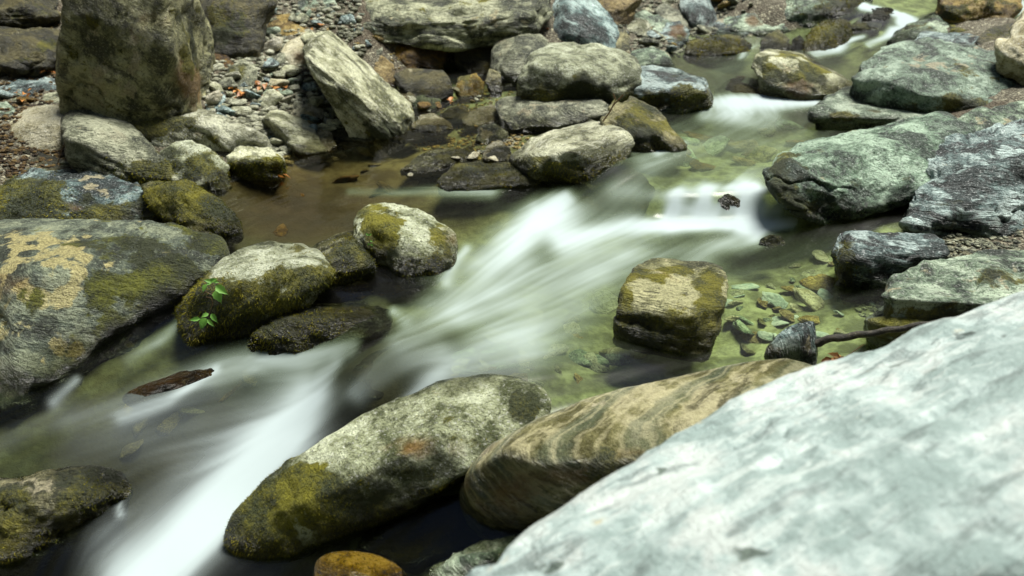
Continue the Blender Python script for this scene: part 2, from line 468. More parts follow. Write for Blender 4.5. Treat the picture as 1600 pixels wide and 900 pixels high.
for ln in FLOW:
    q = [surf_hit(*p)[:2] for p in ln]
    for a, b in zip(q[:-1], q[1:]):
        L = np.linalg.norm(b - a)
        for k in range(max(1, int(L / .12))):
            fp.append(a + (b - a) * (k + .5) / max(1, int(L / .12)))
            fd.append((b - a) / (L + 1e-9))
fp, fd = np.array(fp), np.array(fd)
def flow_dir(xy):
    out = np.empty((len(xy), 2))
    for s in range(0, len(xy), 20000):
        q = xy[s:s + 20000]
        w = 1 / (((q[:, None] - fp[None]) ** 2).sum(-1) + .01) ** 2
        d = w @ fd
        out[s:s + 20000] = d / (np.linalg.norm(d, axis=1)[:, None] + 1e-9)
    return out

FOAM = [  # strokes of churned white water: (u, v, half width, strength)
 [(520,572,18,.5),(478,615,42,.92),(430,685,54,1.0),(365,765,46,1.0),(295,850,48,.95),(215,930,58,.9)],
 [(440,620,70,.42),(350,720,85,.44),(220,860,90,.38)], [(330,600,40,.3),(120,660,40,.3)], [(300,660,40,.2),(100,720,40,.22)],
 [(545,545,22,.5),(430,562,22,.42),(300,590,24,.34),(120,645,22,.34),(0,690,22,.38),(-60,720,20,.3)],
 [(292,496,8,.5),(250,535,12,.5),(200,565,14,.3)], [(118,592,9,.55),(85,628,12,.6)],
 [(890,312,14,.65),(840,342,28,.85),(785,385,38,.68),(730,430,40,.42),(680,475,34,.28)], [(690,470,40,.35),(620,530,24,.32)],
 [(1104,302,14,.85),(1104,340,18,1.0)], [(1174,300,26,.85),(1175,340,30,1.0)], [(1060,302,12,.6),(1056,340,16,.8)], [(1060,326,14,.6),(1210,326,14,.6)], [(345,580,7,.45),(262,626,9,.5),(180,652,12,.4)],
 [(1232,350,9,.7),(1120,350,12,1.0),(1010,354,15,.9),(940,362,20,.65),(880,375,28,.6)],
 [(1180,372,16,.4),(1040,400,30,.34),(920,420,45,.46),(820,450,50,.46),(730,490,44,.36)],
 [(980,345,40,.3),(900,350,40,.45)],
 [(900,500,40,.22),(780,530,30,.26),(690,570,20,.34),(620,640,11,.5),(560,700,12,.6)],
 [(1105,164,10,.75),(1200,160,12,1.0),(1285,160,9,.85)], [(1110,178,16,.4),(1200,180,20,.42)], [(1160,200,50,.14),(1020,240,34,.14)],
 [(1062,222,8,.5),(1035,238,8,.4)],
 [(1270,86,7,.6),(1310,74,8,.85),(1350,60,6,.6)], [(1362,72,6,.5),(1400,50,11,.95),(1435,42,11,.95),(1400,22,8,.95),(1350,8,8,.95)], [(1585,18,8,.9),(1600,5,8,.9)],
 [(1160,84,6,.5),(1182,74,6,.5)],
 [(1290,395,50,.16),(1080,425,70,.26),(950,440,90,.28),(820,480,90,.28)], [(820,560,60,.26),(690,590,40,.3)], [(1240,205,60,.3),(1150,240,80,.28),(1020,270,60,.28)], [(1120,108,50,.14),(1300,100,40,.14)],
 [(770,298,16,.4),(650,298,9,.3),(540,300,7,.22)], [(722,390,10,.5),(695,440,12,.5)],
 [(190,760,7,.45),(195,800,7,.4)], [(612,485,10,.5),(640,500,16,.4)], [(680,545,26,.34),(610,575,26,.3),(560,620,18,.35)], [(1200,296,8,.5),(1100,296,9,.5),(1040,305,12,.4),(960,300,20,.3)],
]
def stroke_mask(u, v, st, soft=1.0):
    best = np.zeros(len(u))
    for (u0, v0, w0, s0), (u1, v1, w1, s1) in zip(st[:-1], st[1:]):
        dx, dy = u1 - u0, v1 - v0
        t = np.clip(((u - u0) * dx + (v - v0) * dy) / (dx * dx + dy * dy), 0, 1)
        d2 = (u - u0 - t * dx) ** 2 + (v - v0 - t * dy) ** 2
        w = (w0 + (w1 - w0) * t) * soft
        best = np.maximum(best, (s0 + (s1 - s0) * t) * np.exp(-d2 / (w * w)))
    return best

wx = np.arange(-4.2, 6.0, .0125)
wy = [-.4]
while wy[-1] < 12.5:
    wy.append(wy[-1] + (.010 + .0032 * max(0, wy[-1] - 1)))
wy = np.array(wy)
XX, YY = np.meshgrid(wx, wy)
wxy = np.column_stack([XX.ravel(), YY.ravel()])
inside = (wxy[:, 0] > -1.2 - .75 * wxy[:, 1]) & (wxy[:, 0] < 1.2 + .75 * wxy[:, 1])
idx = np.where(inside)[0]
wz = np.full(len(wxy), -99.0)
wz[idx] = water_z(wxy[idx])
gzz = np.full(len(wxy), 99.0)
gzz[idx] = _G(wxy[idx])
ok = wz > gzz - .06
fc = grid_faces(len(wx), len(wy))
fc = fc[ok[fc].all(1)]
used = np.unique(fc)
remap = np.full(len(wxy), -1)
remap[used] = np.arange(len(used))
fc = remap[fc]
wxy, wz = wxy[used], wz[used]
fdir = flow_dir(wxy)
acc, acc2, wt = 0, 0, 0
_t2 = RNG.uniform(-1, 1, 256 * 256)
def noise2(p):
    i = np.floor(p).astype(np.int32)
    f = p - i
    f = f * f * (3 - 2 * f)
    x0, x1, y0, y1 = (i[:, 0] & 255) << 8, ((i[:, 0] + 1) & 255) << 8, i[:, 1] & 255, (i[:, 1] + 1) & 255
    a, b = _t2[x0 + y0], _t2[x0 + y1]
    c, d = _t2[x1 + y0], _t2[x1 + y1]
    a, c = a + (b - a) * f[:, 1], c + (d - c) * f[:, 1]
    return a + (c - a) * f[:, 0]
_r2 = np.array([[.8, -.6], [.6, .8]])
for s in np.linspace(-1, 1, 33):                        # noise smeared along the current
    k = 1 - abs(s) * .8
    p = wxy + fdir * s * .26
    acc = acc + k * (noise2(p @ _r2 * 55) + noise2(p * 34 + 90))
    p = wxy + fdir * s * .3
    acc2 = acc2 + k * (noise2(p @ _r2 * 7 + 50) + .45 * noise2(p * 15))
    wt += k
streak = np.clip(.5 + acc / wt * 1.1, 0, 1)
silk = np.clip(.5 + acc2 / wt * 1.0, 0, 1)
u_, v_, _ = project(np.column_stack([wxy, wz]))
warp = np.column_stack([wxy * 3.0, np.zeros(len(wxy))])
uw = u_ + noise3(warp) * 14
vw = v_ + noise3(warp + 31) * 7
foam = np.ones(len(wxy))
for st in FOAM:
    foam *= 1 - np.clip(stroke_mask(uw, vw, st), 0, .97)
foam = 1 - foam
patch = noise3(np.column_stack([wxy * 2.3, np.full(len(wxy), 1.7)])) + .5 * noise3(np.column_stack([wxy * 5.1, np.full(len(wxy), 4.2)]))
foam = foam * (1 + .45 * patch * (1 - foam))
wz = wz + (silk - .5) * .008 * (.3 + foam) + (streak - .5) * .003
water = mesh_obj('water', np.column_stack([wxy, wz]), fc, water_mat(), attrs={'foam': ('FLOAT', foam), 'streak': ('FLOAT', streak), 'silk': ('FLOAT', silk),
    'still': ('FLOAT', np.exp(-(((wxy - np.array([-1.2, 4.6])) / np.array([1.2, 1.0])) ** 2).sum(1))),
    'tint': ('FLOAT', sstep(2.75, 2.2, wxy[:, 1] + .25 * wxy[:, 0]))})
water['kind'] = 'structure'
water['label'] = 'silky white stream running over its stony bed'

# ------------------------------------------------------------------ rocks
_ico = {}
def ico(sub):
    if sub not in _ico:
        bm = bmesh.new()
        bmesh.ops.create_icosphere(bm, subdivisions=sub, radius=1)
        bm.verts.ensure_lookup_table()
        _ico[sub] = (np.array([v.co for v in bm.verts]), np.array([[v.index for v in f.verts] for f in bm.faces]))
        bm.free()
    return _ico[sub]
def hull_planes(pts):
    bm = bmesh.new()
    for p in pts:
        bm.verts.new(p)
    bmesh.ops.convex_hull(bm, input=bm.verts)
    c = pts.mean(0)
    pl = []
    for f in bm.faces:
        if f.calc_area() < 1e-7:
            continue
        n = np.array(f.normal)
        h = n @ (np.array(f.verts[0].co) - c)
        if h < 0:
            n, h = -n, -h
        for m in pl:
            if m[:3] @ n > .985:
                m[3] = max(m[3], h)
                break
        else:
            pl.append(np.append(n, max(h, 1e-3)))
    bm.free()
    return c, np.array(pl)
def vnormals(v, f):
    fn = np.cross(v[f[:, 1]] - v[f[:, 0]], v[f[:, 2]] - v[f[:, 0]])
    n = np.zeros_like(v)
    for k in range(3):
        for a in range(3):
            n[:, a] += np.bincount(f[:, k], fn[:, a], len(v))
    return n / (np.linalg.norm(n, axis=1)[:, None] + 1e-12)
def rock_shape(pts, sub, p=22, chips=7, rough=1.0, strata=1.0, bed=None, rng=None, fit=1.0):
    c, pl = hull_planes(pts)
    q = pts - c
    size = np.linalg.norm(q, axis=1).max()
    for k in range(chips):                              # broken corners
        n = rng.normal(size=3)
        n /= np.linalg.norm(n)
        h = (q @ n).max()
        pl = np.vstack([pl, np.append(n, h * rng.uniform(.94, .985))])
    d, f = ico(sub)
    ev, ew = np.linalg.eigh(np.cov(q.T))
    A = ew @ np.diag(np.sqrt(np.maximum(ev, ev.max() * .03))) @ ew.T
    d = d @ A.T
    d = d / np.linalg.norm(d, axis=1)[:, None]
    dots = np.maximum(d @ pl[:, :3].T, 0) / pl[:, 3]
    mx = dots.max(1)
    r = 1 / (mx * ((dots / mx[:, None]) ** p).sum(1) ** (1 / p))
    v = c + d * r[:, None] * 1.018 * fit
    if bed is None:
        bed = np.array([rng.normal() * .35, rng.normal() * .35, 1.0])
    bed = np.asarray(bed, float)
    bed = bed / np.linalg.norm(bed)
    t1 = np.cross(bed, [.3, 1, .2])
    t1 /= np.linalg.norm(t1)
    t2 = np.cross(bed, t1)
    off = rng.uniform(0, 28, 3)
    S = min(size, .6)
    n = vnormals(v, f)
    w = v - c
    loc = np.column_stack([w @ t1, w @ t2, w @ bed])
    q1 = loc / S
    disp = fbm(q1 * 1.7 + off, 2) * (.030 if p < 30 else .012) * rough
    rid = .5 - np.abs(fbm(q1 * 2.6 + off + 9, 4))       # creased, broken surface
    disp = disp + rid * .05 * rough
    nl = 7.0
    qz = q1[:, 2] * nl + fbm(q1 * 1.3 + off + 5, 3) * .9 * nl / 7
    iz = np.floor(qz)
    fz = sstep(.78, 1.0, qz - iz)
    def layer(k):
        e = noise3(np.column_stack([q1[:, 0] * 1.9 + k * 3.7, q1[:, 1] * 1.9 + k * 5.1, k * 7.31 + off[2]]))
        return np.clip(e * 2.6, -1, 1)
    lay = layer(iz) * (1 - fz) + layer(iz + 1) * fz
    ck = np.clip(1 - np.abs(noise3(q1 * np.array([1.5, 1.5, 2.6]) + off + 3) + .3 * noise3(q1 * 6 + off)) / .045, 0, 1) * sstep(-.1, .3, noise3(q1 * 1.1 + off + 13))
    disp = disp - ck * .055 * min(rough, 1)
    side = 1 - np.abs(n @ bed) * .75
    disp = disp + lay * side * .045 * strata
    v = v + n * (disp * S)[:, None]
    n = vnormals(v, f)
    v = v + n * ((.4 - np.abs(fbm((v - c) * 22 + off, 3))) * .006 * rough)[:, None]
    return v, f, loc + off

MOSS_SRC = []
def paint_of(v, moss=(), pale=(), rust=(), dry=False):
    u, vv, _ = project(v)
    out = np.zeros((len(v), 4))
    for k, blobs in enumerate((moss, pale, rust)):
        for b in blobs:
            bu, bv, ru, rv = b[:4]
            s = b[4] if len(b) > 4 else 1.0
            out[:, k] = np.maximum(out[:, k], s * np.exp(-(((u - bu) / ru) ** 2 + ((vv - bv) / rv) ** 2) * .6))
    if not dry:
        xy = v[:, :2]
        w = water_z(xy)
        g = _G(xy)
        hgt = v[:, 2] - w + fbm(v * 9, 3) * .03
        out[:, 3] = sstep(.11, .02, hgt) * sstep(-.03, .01, w - g)
    return out

ROCK_N = [0]
def rock(name, label, outline, mat='slate', ridge=(), base=None, y0=None, kk=.45, thick=.35, p=40, chips=9, rough=1.0, strata=1.0, bed=None, sub=None,
         moss=(), pale=(), rust=(), cat='rock', fuzz=0.0, sink=.4, group=None, part_of=None, dry=False, lower=0.0, fuzzlen=.012, flat=0.0):
    ROCK_N[0] += 1
    rng = np.random.default_rng(100 + ROCK_N[0])
    us = [q[0] for q in outline]
    vs_ = [q[1] for q in outline]
    if base is None:
        k = int(np.argmax(vs_))
        base = outline[k][:2]
    if y0 is None:
        hit = surf_hit(*base)
    else:
        hit = at_y(base[0], base[1], y0)
    Y0, Z0 = hit[1], hit[2] - lower
    def place(q, dk):
        u, v = q[:2]
        k = q[2] if len(q) > 2 else dk
        d = ray(u, v)
        yf = Y0 + 4.0
        if d[2] < -.02:
            yf = min((Z0 - CAM_H) / d[2] * d[1], Y0 + 4.0)
        if v > base[1]:
            return at_y(u, v, Y0)
        return at_y(u, v, Y0 + k * (yf - Y0))
    front = np.array([place(q, kk) for q in outline])
    rid = np.array([place(q, .08) for q in ridge]) if len(ridge) else np.zeros((0, 3))
    if flat:                                            # level top: the upper outline lies in the plane of the front edge
        zt = rid[:, 2].mean()
        wd = front[:, 0].max() - front[:, 0].min()
        order = np.argsort([q[0] for q in ridge])
        ru, rv = np.array([ridge[k][0] for k in order]), np.array([ridge[k][1] for k in order])
        for k, q in enumerate(outline):
            if q[1] < np.interp(q[0], ru, rv) - 2:
                y = min(at_z(q[0], q[1], zt)[1], Y0 + 1.5 * wd) if ray(q[0], q[1])[2] < -.03 else Y0 + 1.5 * wd
                front[k] = at_y(q[0], q[1], front[k][1] * (1 - flat) + flat * y)
    width = front[:, 0].max() - front[:, 0].min()
    hgt = front[:, 2].max() - front[:, 2].min()
    cu, cv = np.mean(us), np.mean(vs_)
    back = []
    for (q, P) in zip(outline, front):
        u, v = cu + (q[0] - cu) * .9, cv + (q[1] - cv) * .9
        back.append(at_y(u, v, P[1] + thick * min(width, hgt * 2.5)))
    low = []
    vm = np.median(vs_)
    for q, P in zip(outline, front):
        if q[1] > vm:
            low.append([P[0] * 1.0, P[1] + .04 * width, P[2] - sink * max(hgt, .3 * width)])
    pts = np.vstack([front, rid, np.array(back), np.array(low)])
    span = max(max(us) - min(us), max(vs_) - min(vs_))
    if sub is None:
        sub = 6 if span > 330 else 5 if span > 85 else 4 if span > 30 else 3
    seed = 500 + ROCK_N[0]
    sx = sz = 1.0
    xm = (front[:, 0].max() + front[:, 0].min()) / 2
    for it in range(3):                                 # grow until the traced outline is filled
        P2 = pts.copy()
        P2[:, 0] = xm + (pts[:, 0] - xm) * sx
        P2[:, 2] = Z0 + (pts[:, 2] - Z0) * np.where(pts[:, 2] > Z0, sz, 1)
        last = it == 2
        v, f, rc = rock_shape(P2, sub if last else 3, p, chips, rough if last else 0, strata if last else 0, bed, np.random.default_rng(seed))
        if last:
            break
        mu, mv, _ = project(v)
        sx *= np.clip((max(us) - min(us)) / (mu.max() - mu.min()), .9, 1.25)
        xm += ((max(us) + min(us)) / 2 - (mu.max() + mu.min()) / 2) * hit[1] / F * .8
        got, want = base[1] - mv.min(), base[1] - min(vs_)
        sz *= np.clip(want / max(got, 5), .9, 1.3)
    pa = paint_of(v, moss, pale, rust, dry)
    mm = sstep(.38, .75, pa[:, 0] + .3 * vfbm(rc * 10 + 9, 3))   # moss stands up in cushions
    v = v + vnormals(v, f) * (mm * (.004 + .005 * np.abs(vfbm(rc * 26, 2))))[:, None]
    org = np.array([pts[:, 0].mean(), pts[:, 1].mean(), Z0])
    o = mesh_obj(name, v - org, f, M[mat], attrs={'rc': ('FLOAT_VECTOR', rc), 'paint': ('FLOAT_COLOR', pa), 'fld': ('FLOAT_COLOR', fields(rc))})
    o.location = org
    if part_of:
        o.location = org - np.array(part_of.location)
        o.parent = part_of
    else:
        tag(o, label, cat, group)
    if fuzz > 0:
        moss_blades(o if not part_of else part_of, v, f, pa[:, 0], org if not part_of else np.array(part_of.location), fuzz, rng, fuzzlen)
    return o

def moss_blades(parent, v, f, m, org, density, rng, length=.012):
    tri = v[f]
    cr = np.cross(tri[:, 1] - tri[:, 0], tri[:, 2] - tri[:, 0])
    area = np.linalg.norm(cr, axis=1) / 2
    nrm = cr / (2 * area[:, None] + 1e-12)
    cen = tri.mean(1)
    mm = m[f].mean(1) + fbm(cen * 11, 3) * .45
    facing = ((np.array([0, 0, CAM_H]) - cen) * nrm).sum(1) > -.15
    wgt = area * np.clip((mm - .38) * 3, 0, 1) * facing
    wgt[cen[:, 2] < water_z(cen[:, :2]) - .01] = 0
    tot = wgt.sum()
    if tot <= 0:
        return
    dist = np.linalg.norm(cen.mean(0) - [0, 0, CAM_H])
    n = int(min(26000, tot * density * 30000 * (3.0 / max(dist, 2.0)) ** 1.3))
    if n < 10:
        return
    k = rng.choice(len(f), n, p=wgt / tot)
    b = rng.dirichlet((1, 1, 1), n)
    p0 = (tri[k] * b[:, :, None]).sum(1)
    nn = nrm[k]
    L = length * rng.uniform(.45, 1.25, n) * max(1.0, dist / 3.5)
    d = nn * .75 + rng.normal(size=(n, 3)) * .4 + np.array([0, 0, -.55])
    d /= np.linalg.norm(d, axis=1)[:, None]
    s = np.cross(d, rng.normal(size=(n, 3)))
    s /= np.linalg.norm(s, axis=1)[:, None]
    wd = (.0012 * max(1.0, dist / 2.6)) * rng.uniform(.7, 1.3, n)
    p0 = p0 - nn * .002
    V = np.stack([p0 - s * wd[:, None], p0 + s * wd[:, None], p0 + d * L[:, None] + np.array([0, 0, -.15]) * L[:, None]], 1).reshape(-1, 3)
    tone = np.clip(.45 + fbm(p0 * 7, 3) * .55 + rng.normal(size=n) * .17 + .12 * nn[:, 2], 0, 1)
    o = mesh_obj('moss', V - org, np.arange(3 * n).reshape(-1, 3), M['moss'], parent, smooth=False, attrs={'tone': ('FLOAT', np.repeat(tone, 3))})
    o['kind'] = 'stuff'

# ================================================================== foreground
# huge pale rock at the lower right, close to the lens
def near_rock():
    rng = np.random.default_rng(5)
    E = [(690,960,1.02),(735,898,1.10),(822,858,1.19),(826,832,1.23),(880,800,1.28),(950,755,1.36),(1010,715,1.42),(1100,672,1.50),(1200,620,1.58),(1300,574,1.66),(1400,532,1.74),(1500,497,1.82),(1600,463,1.92),(1760,420,2.05)]
    pts = [at_y(*q) for q in E]
    pts += [at_y(u, v, y - .10) + np.array([0, 0, 0]) for u, v, y in ((1000,800,1.26),(1300,700,1.42),(1600,600,1.58),(1500,800,1.16))]
    pts += [at_y(1600, 900, .86), at_y(1200, 900, .98), at_y(900, 930, 1.03), at_y(1850, 900, .85), at_y(1850, 600, 1.4)]
    lowp = [p + np.array([.05, .06, -.55]) for p in pts[:14]]
    pts += lowp + [np.array([1.5, 1.9, -.1]), np.array([1.6, .9, -.1]), np.array([.3, .8, -.3])]
    v, f, rc = rock_shape(np.array(pts), 6, 90, 3, .50, .25, (-.5, .84, .25), rng)
    n = vnormals(v, f)
    # shallow grooves along the foliation
    a = (v @ np.array([.86, .5, .1]))
    b = (v @ np.array([-.5, .84, .3]))
    g = fbm(np.column_stack([a * 2.2, b * 16, np.zeros(len(v))]), 4)
    v = v + n * (np.minimum(0, g - .12) * .012 - np.maximum(0, .10 - np.abs(g - .25)) * .03)[:, None]
    pa = paint_of(v, (), (), (), True)
    uu, vv, _ = project(v)
    ug, vg = uu + vnoise(v * 30) * 9, vv + vnoise(v * 30 + 7) * 6
    m = np.zeros(len(v))
    for st in ([(1380,572,6,.7),(1440,546,11,1.0),(1540,503,8,.8)], [(1420,590,3,.7),(1500,552,4,.9),(1600,505,4,.9)], [(1172,872,9,.7),(1195,856,14,1.0),(1235,832,6,.7)], [(770,898,8,.8),(880,880,12,.8),(930,855,5,.6)],
               [(1340,596,7,.9),(1352,594,6,.8)], [(985,745,8,.9),(995,742,6,.9)], [(1030,735,4,.8),(1040,732,4,.8)], [(1180,650,3,.6),(1290,612,3,.7)], [(1380,860,10,.35),(1450,820,8,.3)], [(1500,770,14,.3),(1600,720,16,.35)], [(1060,690,3,.6),(1140,655,3,.5)], [(1000,860,6,.3),(1080,835,6,.3)]):
        m = np.maximum(m, stroke_mask(ug, vg, st))
    v = v - n * (m * .012)[:, None]
    pa[:, 0] = m * .6
    org = np.array([1.0, 1.4, 0.0])
    o = mesh_obj('boulder', v - org, f, M['white'], attrs={'rc': ('FLOAT_VECTOR', rc), 'paint': ('FLOAT_COLOR', pa), 'fld': ('FLOAT_COLOR', fields(rc))})
    o.location = org
    tag(o, 'huge smooth white-grey boulder filling the lower right corner', 'boulder')
near_rock()

rock('boulder', 'smooth banded brown and green boulder against the huge pale boulder',
     [(725,752),(738,728),(780,690),(840,662),(920,636),(1020,606),(1100,579),(1180,563),(1250,565),(1310,582),(1330,640,.4),(1200,720,.2),(1050,790,.1),(900,818),(840,824),(785,812),(745,788)],
     'banded', [(790,705,.12),(900,694,.14),(1000,700,.12),(1100,690,.12)], base=(840,824), kk=.44, thick=.2, p=45, chips=6, rough=.35, strata=.3, bed=(.35, -.45, .82), cat='boulder', rust=[(770,760,70,40,.6),(900,740,70,20,.7),(1000,710,80,14,.6)], moss=[(930,745,70,22,.55),(1020,705,60,10,.5)], sub=6)
rock('boulder', 'long pale boulder with dark moss on its lower end, beside the white cascade',
     [(357,848),(366,812),(400,773),(450,730),(510,690),(560,660),(620,625),(680,600),(740,588),(800,592),(842,606,.30),(854,636,.27),(840,668,.24),(798,694,.22),(740,722,.18),(640,772,.14),(550,818,.08),(480,850,.03),(430,872),(380,872)],
     'mottle', [(560,720,.18),(660,680,.2),(760,650,.22),(470,790,.12)], base=(400,874), kk=.40, thick=.22, p=60, chips=4, rough=.45, strata=.2, bed=(.5, .3, .8), cat='boulder', sub=6, sink=.12,
     moss=[(400,830,80,60,1.3),(450,775,80,50,1.15),(530,815,110,34,1.05),(640,760,90,20,.6),(440,725,40,22,.8),(600,700,40,20,.5),(690,650,60,20,.5),(640,735,50,18,.6),(815,640,30,22,.7),(760,610,25,10,.5),(740,690,60,16,.5)], rust=[(650,700,60,25,.75),(590,745,50,20,.55)], fuzz=1.0, fuzzlen=.010)
rock('boulder', 'huge left boulder with cream lichen patches sloping into the stream',
     [(-80,358),(0,352),(120,362),(250,363),(320,357),(352,364),(371,388),(356,410,.85),(300,452,.9),(240,485,.9),(170,532,.95),(100,582,.95),(30,622),(-80,680)],
     'lichen', [(0,420,.30),(120,410,.36),(230,398,.44),(320,385,.5)], base=(30,622), kk=.5, thick=.2, p=60, chips=10, rough=.8, strata=.6, cat='boulder', sub=6, sink=.45,
     pale=[(100,410,50,40,.75),(30,460,60,60,.6),(85,450,40,70,.65),(70,370,60,14,.5),(20,380,30,20,.5),(150,555,40,30,.4),(160,400,22,50,.4)], moss=[(260,430,110,60,.85),(300,380,60,30,.85),(345,375,30,25,.8),(140,500,60,40,.5),(55,475,30,25,.5)], rust=[(20,440,40,20,.6),(130,385,30,10,.5)], fuzz=.22, fuzzlen=.008)
lr = rock('rock', 'long rock with bare cream top and hanging dark moss, seedling at its end',
     [(279,478),(300,455),(350,405),(400,384),(440,378),(478,385),(502,402),(520,425,.3),(470,462,.12),(420,480,.1),(375,520,.05),(300,535,.3),(284,510,.5)],
     'mottle', [(318,452,.2),(360,446,.1),(420,432,.12),(480,412,.2)], base=(345,530), flat=0.8, kk=.85, thick=.25, p=90, chips=6, rough=.6, strata=.6,
     moss=[(330,490,60,50,1.3),(400,470,80,22,1.2),(480,438,45,20,1.2),(305,450,25,22,.9),(470,392,30,12,.5)], fuzz=1.2, fuzzlen=.015)
rock('lobe', '', [(480,392),(528,366),(560,361),(579,378),(580,415,.3),(540,430,.1),(500,446,.05),(485,430,.1)], 'pale', [(515,402,.25),(550,385,.3)], base=(500,446), kk=.85, thick=.25, p=140, chips=6, rough=.7,
     moss=[(560,400,30,30,1.2),(520,425,50,20,1.2),(545,375,25,10,.6)], fuzz=1.2, part_of=lr, fuzzlen=.012)
rock('rock', 'rounded grey-green rock standing in white water at mid stream',
     [(558,348),(570,326),(600,318),(640,326),(682,350),(712,366),(706,400,.5),(680,427,.7),(640,432),(590,408,.6),(562,380,.5)], 'mottle', [(600,355,.3),(650,380,.25),(690,378,.4)], kk=.55, thick=.25, p=45, chips=12, rough=1.1, strata=.5,
     moss=[(600,370,40,40,.85),(650,415,50,22,.9),(690,385,30,30,.6),(575,340,15,20,.5)], rust=[(705,372,20,14,.6)], fuzz=.6)
rock('rock', 'low dark wet moss-covered rock below the cream-topped long rock',
     [(388,535),(410,503),(450,482),(520,474),(572,474),(606,484),(612,502,.6),(590,522,.7),(550,537,.9),(480,548),(400,548)], 'dark', [(440,505,.3),(520,500,.3),(580,495,.35)], kk=.6, thick=.25, p=40, chips=8, rough=.9,
     moss=[(500,515,110,28,1.1),(420,520,40,30,1.0)], fuzz=1.1, fuzzlen=.014)
rock('stone', 'narrow wet reddish-brown stone breaking the current at lower left',
     [(195,622),(230,602),(280,582),(338,574),(347,584),(310,602),(270,618),(215,630)], 'brown', [(260,598,.4)], kk=.7, lower=.012, thick=.2, rust=[(270,600,80,20,.6)], p=90, chips=10, cat='stone', rough=.5, strata=.4)
rock('rock', 'wet mossy rock with shiny bare crown in the bottom left corner',
     [(-60,770),(0,766),(60,746),(130,738),(184,742),(196,766),(186,796,.8),(150,816,.85),(80,842,.9),(0,890),(-60,900)], 'mossy', [(40,790,.4),(120,775,.45)], base=(0,890), kk=.65, thick=.25, p=45, chips=8, rough=1.2, sub=6,
     moss=[(150,790,60,40,1.0),(30,840,60,40,1.0),(10,790,40,25,.8)], pale=[(75,770,35,22,.35)], rust=[(20,830,40,20,.6)], fuzz=.8)
rock('rock', 'block-shaped rock with dark front and yellow-lit mossy right side, alone in the pool',
     [(962,490,.5),(973,454),(1003,412),(1026,402),(1100,410),(1128,417),(1138,436),(1128,478,.75),(1102,551),(1060,545,.2),(1000,530,.7),(966,522,.95)], 'olive', [(976,457,.50),(1010,467,.35),(1086,490,.04),(1096,548,.0)][:3], base=(1102,552), flat=1.0, kk=.6, thick=.12, p=160, chips=0, rough=.45, strata=.8, bed=(.1, .3, 1),
     moss=[(1040,520,60,30,1.0),(1112,480,22,60,1.15),(975,490,16,40,1.0),(1040,424,70,18,.5)], rust=[(1010,425,40,12,.3)], pale=[(1060,440,20,8,.5),(1060,478,30,6,.6)], fuzz=.55, fuzzlen=.008)  # moss blobs also paint the dark front and the yellow-lit right side
rock('stone', 'small dark triangular slate with white vein, beside the stick',
     [(1197,546),(1214,526),(1244,505),(1272,504),(1277,530),(1274,570),(1240,568),(1205,562)], 'blue', [(1262,512,.1),(1262,560,.05)], kk=.3, thick=.3, p=204, chips=6, cat='stone', bed=(1, .2, .1), moss=[(1212,550,18,16,.8)], pale=[(1262,540,4,30,.7)])
rock('rock', 'yellow-green topped flat rock with dark front, right of the pool',
     [(1369,462),(1394,440),(1440,416),(1530,401),(1600,398),(1700,398),(1700,500,.3),(1560,530),(1480,540),(1400,545),(1382,542),(1379,505,.1)], 'green', [(1384,468,.04),(1432,470,.06),(1520,480,.1),(1600,484,.14)], base=(1400,546), flat=0.85, kk=.75, thick=.15, p=182, chips=6, rough=.9, strata=1.1, bed=(.1, .2, 1),
     moss=[(1440,512,90,26,1.1),(1540,515,60,20,1.0),(1520,440,60,15,.4),(1580,430,40,12,.45)], pale=[(1400,455,20,8,.5),(1540,425,60,14,.35)])  # front moss blobs paint the black shade of that face
rock('rock', 'layered grey rock with yellow-mossy left edge, below the overhanging boulder',
     [(1309,382),(1324,366),(1400,369),(1470,375),(1477,395),(1440,418,.3),(1392,438,.3),(1360,456),(1326,452),(1314,422,.2)], 'blue', [(1330,384,.25),(1345,388,.15),(1400,394,.16),(1440,404,.2)], flat=0.85, kk=.7, lower=.012, thick=.2, rust=[(270,600,80,20,.6)], p=170, chips=3, strata=1.6, rough=1.0, bed=(.15, .2, 1),
     moss=[(1322,410,14,40,1.0),(1390,430,50,14,.5)], fuzz=.4)
rock('boulder', 'big grey-green boulder overhanging the right edge of the fall',
     [(1200,272,.25),(1226,240,.35),(1232,236,.4),(1300,221),(1400,195),(1470,178),(1500,190),(1520,240,.4),(1470,300,.2),(1420,322,.05),(1350,338,.0),(1280,348,0),(1240,334,0),(1210,305,.1)], 'gmottle', [(1240,270,.15),(1330,290,.15),(1440,250,.25)], base=(1280,350), kk=.55, thick=.22, p=60, chips=12, rough=.9, strata=.7, cat='boulder', sub=6, sink=.02,
     moss=[(1245,290,40,35,.75),(1280,325,50,20,.7),(1222,265,20,30,.7)], rust=[(1260,300,30,25,.4)])
rock('boulder', 'bluish layered boulder cut by cracks at the right edge',
     [(1418,335),(1430,290),(1452,242),(1492,222),(1560,203),(1600,192),(1720,180),(1720,385,.1),(1580,380,.0),(1500,366,0),(1432,358,0)], 'blue', [(1470,260,.3),(1480,340,.05),(1580,260,.25)], base=(1500,372), kk=.45, thick=.22, p=80, chips=14, rough=1.5, strata=2.0, bed=(.1, .25, 1), cat='boulder', sub=6, sink=.02)
rock('rock', 'green-grey rock hump behind the bluish cracked boulder', [(1488,196),(1530,176),(1580,165),(1700,155),(1700,240),(1560,240),(1495,225)], 'green', kk=.4, base=(1560,250), p=90, chips=12, pale=[(1540,190,40,14,.4)])
